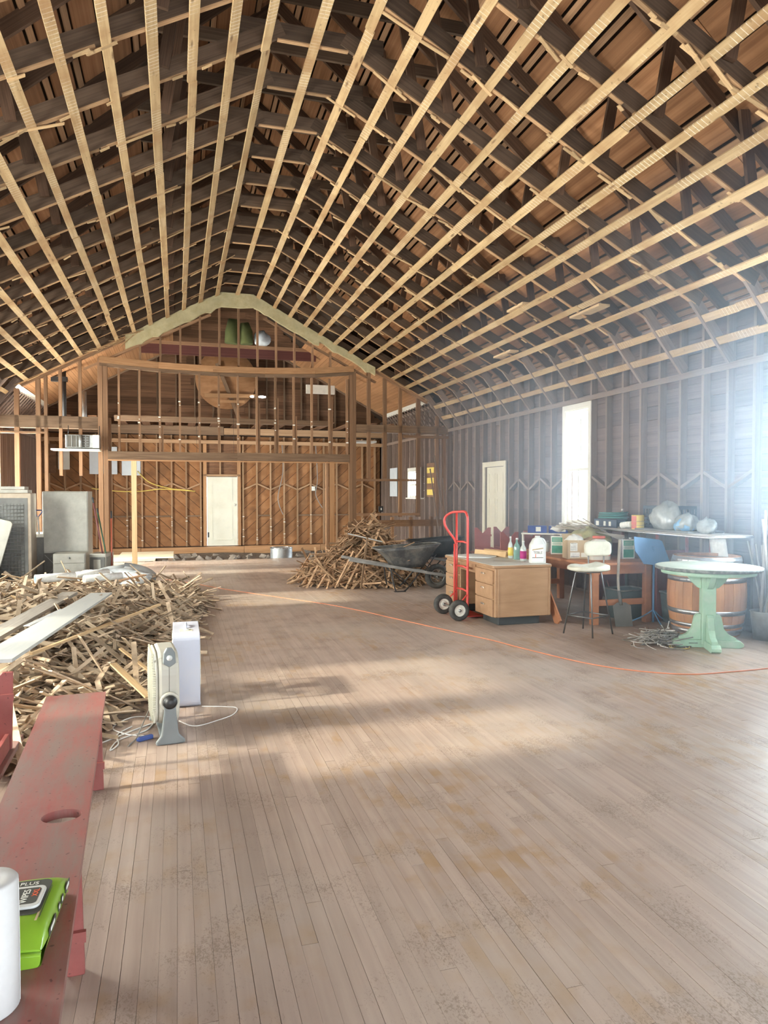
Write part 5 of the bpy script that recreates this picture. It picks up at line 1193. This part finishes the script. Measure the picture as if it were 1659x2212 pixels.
t = T('molded_panel', 'grey molded plastic panel leaning against the old refrigerator', 'panel', (-2.78, 12.02, 0)); pn = MB().prism(rrect(.40, 1.15, .06), -.02, .02, 'XZ').build('shell', M['appliance'], t, bevel=.008); pn.location = (0, .10, .60); pn.rotation_euler = (R(-9), R(14), 0); MB().prism(rrect(.14, .5, .05), -.03, -.02, 'XZ').build('recess', M['white_paint'], pn)
t = T('steel_cabinet', 'tall dented grey steel cabinet standing behind the left heap', 'cabinet', (-1.84, 13.52, 0))
MB().b2((-.36, -.34, .02), (.36, .34, 1.58)).build('carcass', M['appliance'], t, bevel=.01)
MB().b2((-.345, -.348, .55), (.345, -.338, 1.565)).build('front_panel', M['appliance'], t, bevel=.004); MB().b2((-.345, -.344, .06), (.10, -.338, .53)).build('dark_recess', M['appliance_dark'], t)
for a, b in (((-.33, .10), (.0, .50)), ((-.33, .50), (.05, .08))): MB().bar((a[0], -.349, a[1]), (b[0], -.349, b[1]), .012, .008).build('brace', M['grey_steel'], t)
MB().lathe([(0, -.02), (.03, -.018), (.034, 0), (0, 0)], 14, (-.20, -.345, .47), 'Y').build('fitting', M['grey_steel'], t); MB().b2((-.20, -.15, 1.58), (.0, .1, 1.595)).build('top_scrap', M['dark_beam'], t)
t = T('drawer_unit', 'low grey metal unit with a recessed pull in front of the steel cabinet', 'appliance', (-1.72, 12.92, 0))
MB().b2((-.25, -.22, .0), (.25, .22, .55)).build('carcass', M['appliance'], t, bevel=.012); MB().b2((-.235, -.232, .39), (.235, -.218, .535)).build('control_panel', M['appliance'], t, bevel=.006)
dr = MB().b2((-.235, -.236, .02), (.235, -.218, .375)).build('drawer', M['appliance'], t, bevel=.006); MB().b2((-.20, -.241, .19), (.20, -.236, .205)).build('slot_shade', M['dark_inside'], dr); MB().b2((-.20, -.246, .12), (.20, -.236, .188)).build('pull', M['white_paint'], dr, bevel=.004)  # dark strip above the pull stands in for shade in a slot
MB().lathe([(0, -.02), (.016, -.018), (.018, 0), (0, 0)], 12, (.0, -.232, .48), 'Y').build('knob', M['grey_steel'], t)
t = T('small_oven', 'small metal oven with a ribbed side right of the drawer unit', 'appliance', (-1.27, 13.12, 0), rz=-.2)
MB().b2((-.14, -.20, 0), (.14, .24, .52)).build('carcass', M['appliance'], t, bevel=.01); MB().b2((-.12, -.215, .06), (.12, -.198, .46)).build('door', M['appliance_dark'], t); MB().b2((-.06, -.225, .12), (.06, -.214, .42)).build('window_frame', M['appliance'], t, bevel=.004)
for k in range(9): MB().b2((.14, -.16 + k * .04, .08), (.152, -.145 + k * .04, .46)).build('rib', M['appliance'], t)
t = T('dark_freezer', 'dark low appliance between the refrigerator and the steel cabinet', 'appliance', (-2.30, 13.45, 0)); MB().b2((-.12, -.3, 0), (.12, .3, .80)).build('carcass', M['appliance_dark'], t, bevel=.01); MB().b2((-.12, -.31, .80), (.12, .3, .86)).build('lid', M['white_paint'], t, bevel=.008)
def pole(label, p0, p1, r, mat, name='broom_handle', cat='handle'):
    t = T(name, label, cat, p0); d = Vector(p1) - Vector(p0); MB().tube([(0, 0, 0), d * .5, d], r, 8).build('shaft', M[mat], t); MB().tube([d * .90, d * 1.005], r * 1.25, 8).build('grip', M['black_plastic'], t); return t
plain('handle_pink', (.20, .07, .07), .5); plain('handle_green', (.07, .16, .10), .5); plain('handle_red', (.48, .12, .07), .5)
pole('dark red broom handle leaning on the steel cabinet side', (-1.22, 12.84, .53), (-1.40, 13.12, 1.47), .013, 'handle_pink')
pole('dark green broom handle beside the dark red one', (-1.17, 12.86, .53), (-1.33, 13.15, 1.28), .012, 'handle_green')
pole('orange-red handle leaning the other way beside the oven', (-1.09, 13.0, .0), (-1.13, 13.5, 1.22), .013, 'handle_red')
t = T('snow_shovel', 'white-handled shovel with a D grip standing behind the refrigerator', 'shovel', (-2.24, 13.10, .86)); MB().tube([(0, 0, 0), (-.015, 0, .30)], .014, 8).build('shaft', M['white_paint'], t); MB().tube([(-.015, 0, .28), (-.07, 0, .37), (-.07, 0, .40), (.05, 0, .40), (.05, 0, .37)], .010, 8, True).build('grip', M['box_blue'], t)
# tarp, paper rolls, rubble bag on the heap
tag(blob((-.78, 11.45, .16), (.42, .40, .17), 31, amp=.55, n=40, m=20).build('plastic_tarp', M['tarp_grey']), 'grey crumpled tarp at the far end of the left heap', 'tarp')
tag(blob((-1.05, 11.0, .22), (.40, .26, .10), 33, amp=.9, n=40, m=20).build('plastic_sheet', M['sheet_plastic']), 'pale torn plastic sheet in front of the grey tarp', 'plastic sheet')
for k, (a, b, r_) in enumerate((((-1.72, 9.75, .47), (-1.28, 9.95, .47), .055), ((-1.30, 10.1, .46), (-.92, 10.4, .46), .05), ((-1.15, 9.75, .45), (-.72, 10.0, .45), .048))):
    t = T('paper_roll', ['patterned paper roll lying furthest left on the left heap', 'white paper roll with a blue end on the left heap', 'pinkish paper roll nearest the orange board on the left heap'][k], 'paper roll', a); d = Vector(b) - Vector(a)
    MB().tube([(0, 0, 0), d], r_, 16).build('roll', M['newsprint'], t); MB().tube([-d * .004, d * .004], r_ * .72, 14).build('roll_end', M['bag_blue'] if k < 2 else M['cardboard'], t)
plank('orange stained short board on the left heap beside the paper rolls', (-.72, 9.72, .42), (-.42, 9.95, .46), .07, .015, 'desk_wood')

# ------------------------------------------------------------------ stage clutter
t = T('heater_unit', 'galvanised louvred heater unit hung high left of the stage opening', 'heater', (-1.80, 15.30, 2.44))
MB().b2((-.30, -.16, 0), (.32, .16, .26)).build('housing', M['galv'], t, bevel=.006); MB().b2((-.28, -.168, .015), (.14, -.158, .245)).build('opening', M['dark_inside'], t)  # dark plate on the housing front stands in for the shaded interior
for k in range(5): MB().b2((-.27 + k * .085, -.175, .02), (-.262 + k * .085, -.162, .24)).build('fin', M['galv'], t)
for k in range(4): MB().b2((.0, -.176, .04 + k * .05), (.13, -.166, .065 + k * .05)).build('louvre', M['appliance_dark'], t)
MB().lathe([(0, 0), (.035, 0), (.035, .24), (0, .24)], 14, (-.02, -.18, .01)).build('motor_tube', M['galv'], t); MB().b2((.20, -.17, .0), (.32, -.16, .26)).build('side_plate', M['white_paint'], t)
MB().b2((-.56, -.20, -.05), (.33, .20, -.02)).build('support_tray', M['white_paint'], t)
for x in (-.28, .30): MB().tube([(x, .12, .26), (x, .12, .46)], .008, 6).build('hanger', M['dark_iron'], t)
t = T('stove_pipe', 'black stove pipe with a tee high in the stage left wing', 'pipe', (-2.31, 16.5, 3.1)); MB().lathe([(.055, 0), (.055, 1.05), (0, 1.05)], 16).build('riser', M['dark_iron'], t); MB().b2((-.24, -.06, .82), (.08, .06, .92)).build('tee', M['dark_iron'], t).rotation_euler = (0, 0, 0)
tag(MB().lathe([(.06, 0), (.065, .01), (.065, .35), (.06, .36), (.06, .66), (0, .66)], 18, (-1.95, 16.8, 3.11)).build('vent_pipe', M['galv']), 'galvanised vent pipe standing right of the black stove pipe', 'pipe')
t = T('tube_light', 'slim white fluorescent fixture hung under the stage beam', 'light fixture', (.82, 16.2, 2.28)); MB().b2((-.50, -.05, .02), (.50, .05, .05)).build('tray', M['white_paint'], t); MB().tube([(-.48, 0, .008), (.48, 0, .008)], .012, 8).build('tube', M['white_plastic'], t)
for x in (-.4, .4): MB().tube([(x, 0, .05), (x, 0, 1.02)], .003, 5).build('hanger', M['dark_iron'], t)
t = T('corrugated_pipe', 'short corrugated steel culvert standing at the stage edge', 'pipe', (2.42, 17.25, -.62))
MB().lathe([(.26 + .008 * (k % 2), k * .02) for k in range(43)], 36).build('corrugated_wall', M['galv'], t)
MB().lathe([(.262, .835), (.272, .835), (.272, .855), (.262, .855)], 36, closed=True).build('rim', M['aluminium'], t)
for k, (a, b) in enumerate((((-2.3, 17.0, .0), (-.5, 18.6, .03)), ((-1.35, 17.3, .032), (-.1, 19.0, .058)))): tag(MB().b2(a, b).build('plywood_sheet', M['plywood']), ['lower pale plywood sheet on the stage ground left', 'upper pale plywood sheet on the stage ground left'][k], 'plywood')
for a, b in (((-2.3, 17.0, -.62), (-2.2, 18.6, -.002)), ((-.6, 17.0, -.62), (-.5, 18.6, -.002)), ((-.22, 17.6, -.62), (-.12, 18.9, .03)), ((-1.4, 18.7, -.62), (-1.3, 18.95, .03))): tag(block('support_beam', a, b, M['dark_beam']), 'rough support timber under the plywood sheets', 'timber', 'timbers under the plywood')
rnd = random.Random(12)
mb = MB()
for k in range(260):
    x, y = rnd.uniform(-1, 5.5), rnd.uniform(17.1, 20.9); s_ = rnd.uniform(.04, .15); mb.box((x, y, -.62 + s_ * .4 + .34 * (y - 17) / 4.2), (s_ * 2, s_ * 1.5, s_), (rnd.random(), rnd.random(), rnd.random() * 3))
tag(mb.build('rubble', M['rubble'] if 'rubble' in M else plain('rubble', (.32, .27, .22), .95, var=.4, scale=9)), 'broken plaster and earth rubble below the back stage wall', 'rubble', None, 'stuff')
mb = MB().surf([[(-3.5 + 1.2 * i, 16.98 + .58 * j, -.61 + .06 * j + .03 * math.sin(i * 2 + j)) for j in range(8)] for i in range(9)]); tag(mb.build('earth_slope', M['dirt']), 'earth slope rising to the back stage wall', 'earth', None, 'stuff')
tag(MB().lathe([(0, 0), (.84, 0), (.85, .02), (.85, .035), (0, .035)], 48, (1.36, 20.7, 4.78), 'Y').build('round_tabletop', M['beadboard']), 'large round wooden panel stored in the loft behind the studs', 'panel')
plank('dark timber leaning across the round loft panel', (1.75, 20.6, 3.55), (1.10, 20.6, 5.2), .10, .05, 'dark_beam', (0, 1, 0)); plank('pale batten nailed across the round loft panel', (.75, 20.5, 4.28), (2.15, 20.5, 4.30), .03, .11, 'header')
plank('short pale batten below the round loft panel', (1.15, 20.48, 4.12), (1.85, 20.48, 4.13), .03, .07, 'header')
t = T('shop_light', 'twin white bulb holder glowing in the loft', 'light fixture', (2.18, 20.3, 4.24)); MB().tube([(-.22, 0, 0), (.22, 0, .02)], .014, 8).build('bar', M['dark_iron'], t)
em, nt, b = nodes('bulb'); b.inputs['Emission Color'].default_value = (1, .97, .9, 1); b.inputs['Emission Strength'].default_value = 14; b.inputs['Base Color'].default_value = (.9, .9, .9, 1)
for x, l in ((-.14, .05), (.14, .10)): MB().tube([(x - l, -.03, .02), (x, -.03, .02), (x + l, -.03, .02)], [.02, .035, .02], 10).build('bulb', M['bulb'], t)
tag(MB().tube([(1.25, 17.3, 5.10), (1.28, 17.3, 5.4), (1.31, 17.28, 5.66)], [.15, .16, .12], 16).build('carpet_roll', M['carpet_green']), 'green carpet roll stored on the tie beam under the ridge', 'carpet'); tag(MB().tube([(1.62, 17.3, 5.10), (1.6, 17.3, 5.40), (1.57, 17.28, 5.60)], [.15, .16, .10], 16).build('carpet_roll', M['carpet_green']), 'olive carpet roll right of the green one under the ridge', 'carpet')
tag(blob((1.98, 17.3, 5.10), (.20, .16, .20), 41, amp=.3).build('plastic_bundle', M['sheet_plastic']), 'bundle of pale plastic stored beside the carpet rolls', 'bundle')
def patch(name, label, a, b, mat): return tag(MB().b2(a, b).build(name, M[mat]), label, 'panel')
patch('wall_panel', 'pale blue-grey drywall sheet on the back wall left of the post', (-2.35, YB - .125, 2.08), (-1.62, YB - .105, 2.85), 'drywall')
patch('wall_panel', 'torn pale drywall piece right of the left stage post', (-1.50, YB - .125, 2.05), (-1.0, YB - .105, 2.72), 'drywall')
patch('wall_panel', 'perforated cream wall sheet in the stage left wing', (-3.15, YB - .125, 2.2), (-2.86, YB - .105, 2.75), 'white_paint')
patch('wall_panel', 'dark square board high on the left back wall', (-3.55, YB - .125, 2.1), (-3.2, YB - .105, 2.9), 'dark_board')
patch('wall_panel', 'white painted strip on the right stage side wall', (XR - .03, 19.6, 1.45), (XR - .012, 20.3, 2.28), 'drywall')
t = T('striped_panel', 'panel with yellow bars on the stage side wall right of the small window', 'panel', (XR - .02, 16.75, 1.45)); MB().b2((-.01, -.28, 0), (.005, .28, .85)).build('backing', M['dark_board'], t)
for z in (.05, .34, .60): MB().b2((-.018, -.25, z), (-.010, .25, z + .14)).build('bar', M['yellow'], t)
patch('wall_panel', 'drooping white sheet above the right stage wing', (3.95, 15.9, 2.72), (4.45, 16.3, 2.76), 'white_paint')
patch('wall_panel', 'torn white insulation flap high at the right stage ceiling', (3.0, 17.0, 3.95), (3.7, 17.05, 4.16), 'plaster_crumb')
cord('electrical_cable', 'upper yellow cable sagging along the back wall', [(-1.08, 21.35, 2.17), (-.75, 21.33, 1.85), (-.2, 21.33, 1.68), (.2, 21.33, 1.64), (.45, 21.33, 1.60)], .014, 'wire_yellow'); cord('electrical_cable', 'lower yellow cable running straight along the back wall', [(-2.3, 21.35, 1.68), (-1.6, 21.33, 1.60), (-1.0, 21.33, 1.60), (-.4, 21.33, 1.66), (.5, 21.33, 1.60)], .014, 'wire_yellow')
cord('electrical_cable', 'grey cable hanging down the back wall studs', [(3.02, 21.35, 3.1), (3.05, 21.34, 2.2), (2.9, 21.34, 1.4), (3.05, 21.34, .9)], .012, 'wire_grey')
cord('electrical_cable', 'grey cable hanging beside the right stage post', [(4.05, 21.35, 3.0), (4.1, 21.34, 2.0), (4.05, 21.34, 1.5), (4.25, 21.34, 1.1)], .012, 'wire_grey')
for k, (x, z) in enumerate(((3.98, 1.62), (4.45, 1.12))): t = T('outlet_box', ['cream switch box on a back wall stud', 'dark outlet box on the right stage rail'][k], 'outlet', (x, 21.38 if k == 0 else 15.55, z)); MB().b2((-.05, -.03, 0), (.05, .03, .13)).build('box', M['white_paint' if k == 0 else 'dark_iron'], t, bevel=.005); MB().b2((-.012, -.038, .04), (.012, -.03, .09)).build('toggle', M['plaster_crumb'], t)
# thin sticks leaning by the right corner
for k, (p, q) in enumerate((((5.35, 13.9, 0), (5.55, 15.3, 2.1)), ((5.45, 13.8, 0), (5.62, 15.2, 2.4)), ((5.55, 14.0, 0), (5.85, 15.3, 1.9)))): tag(stick('leaning_stick', p, q, .025, .02, M['side_stud']), 'thin stick leaning in the corner behind the black wheelbarrow', 'stick', 'sticks leaning in the corner')

for k, (x, y) in enumerate(((4.87, 9.95), (5.03, 11.15), (5.35, 10.15), (5.48, 11.35))):
    plank(['batten under the near end of the left upturned bench', 'batten under the far end of the left upturned bench', 'batten under the near end of the right upturned bench', 'batten under the far end of the right upturned bench'][k], (x - .16, y, BH + .028), (x + .16, y, BH + .028), .06, .054, 'raw_wood', name='batten')

# ------------------------------------------------------------------ bluish volume added to imitate lens glare by the right windows
hz = bpy.data.materials.new('glare_haze'); hz.use_nodes = True; nt = hz.node_tree
for n in list(nt.nodes): nt.nodes.remove(n)
o_ = N(nt, 'ShaderNodeOutputMaterial'); vs_ = N(nt, 'ShaderNodeVolumeScatter', Density=.092, Anisotropy=.35); vs_.inputs['Color'].default_value = (.74, .87, 1.0, 1); nt.links.new(vs_.outputs[0], o_.inputs['Volume'])
haze = MB().b2((4.0, 2.6, .03), (XR - .03, 12.4, 4.4)).build('glare_haze', hz); tag(haze, 'bluish haze volume added for the window glare along the right wall', 'haze', None, 'stuff')
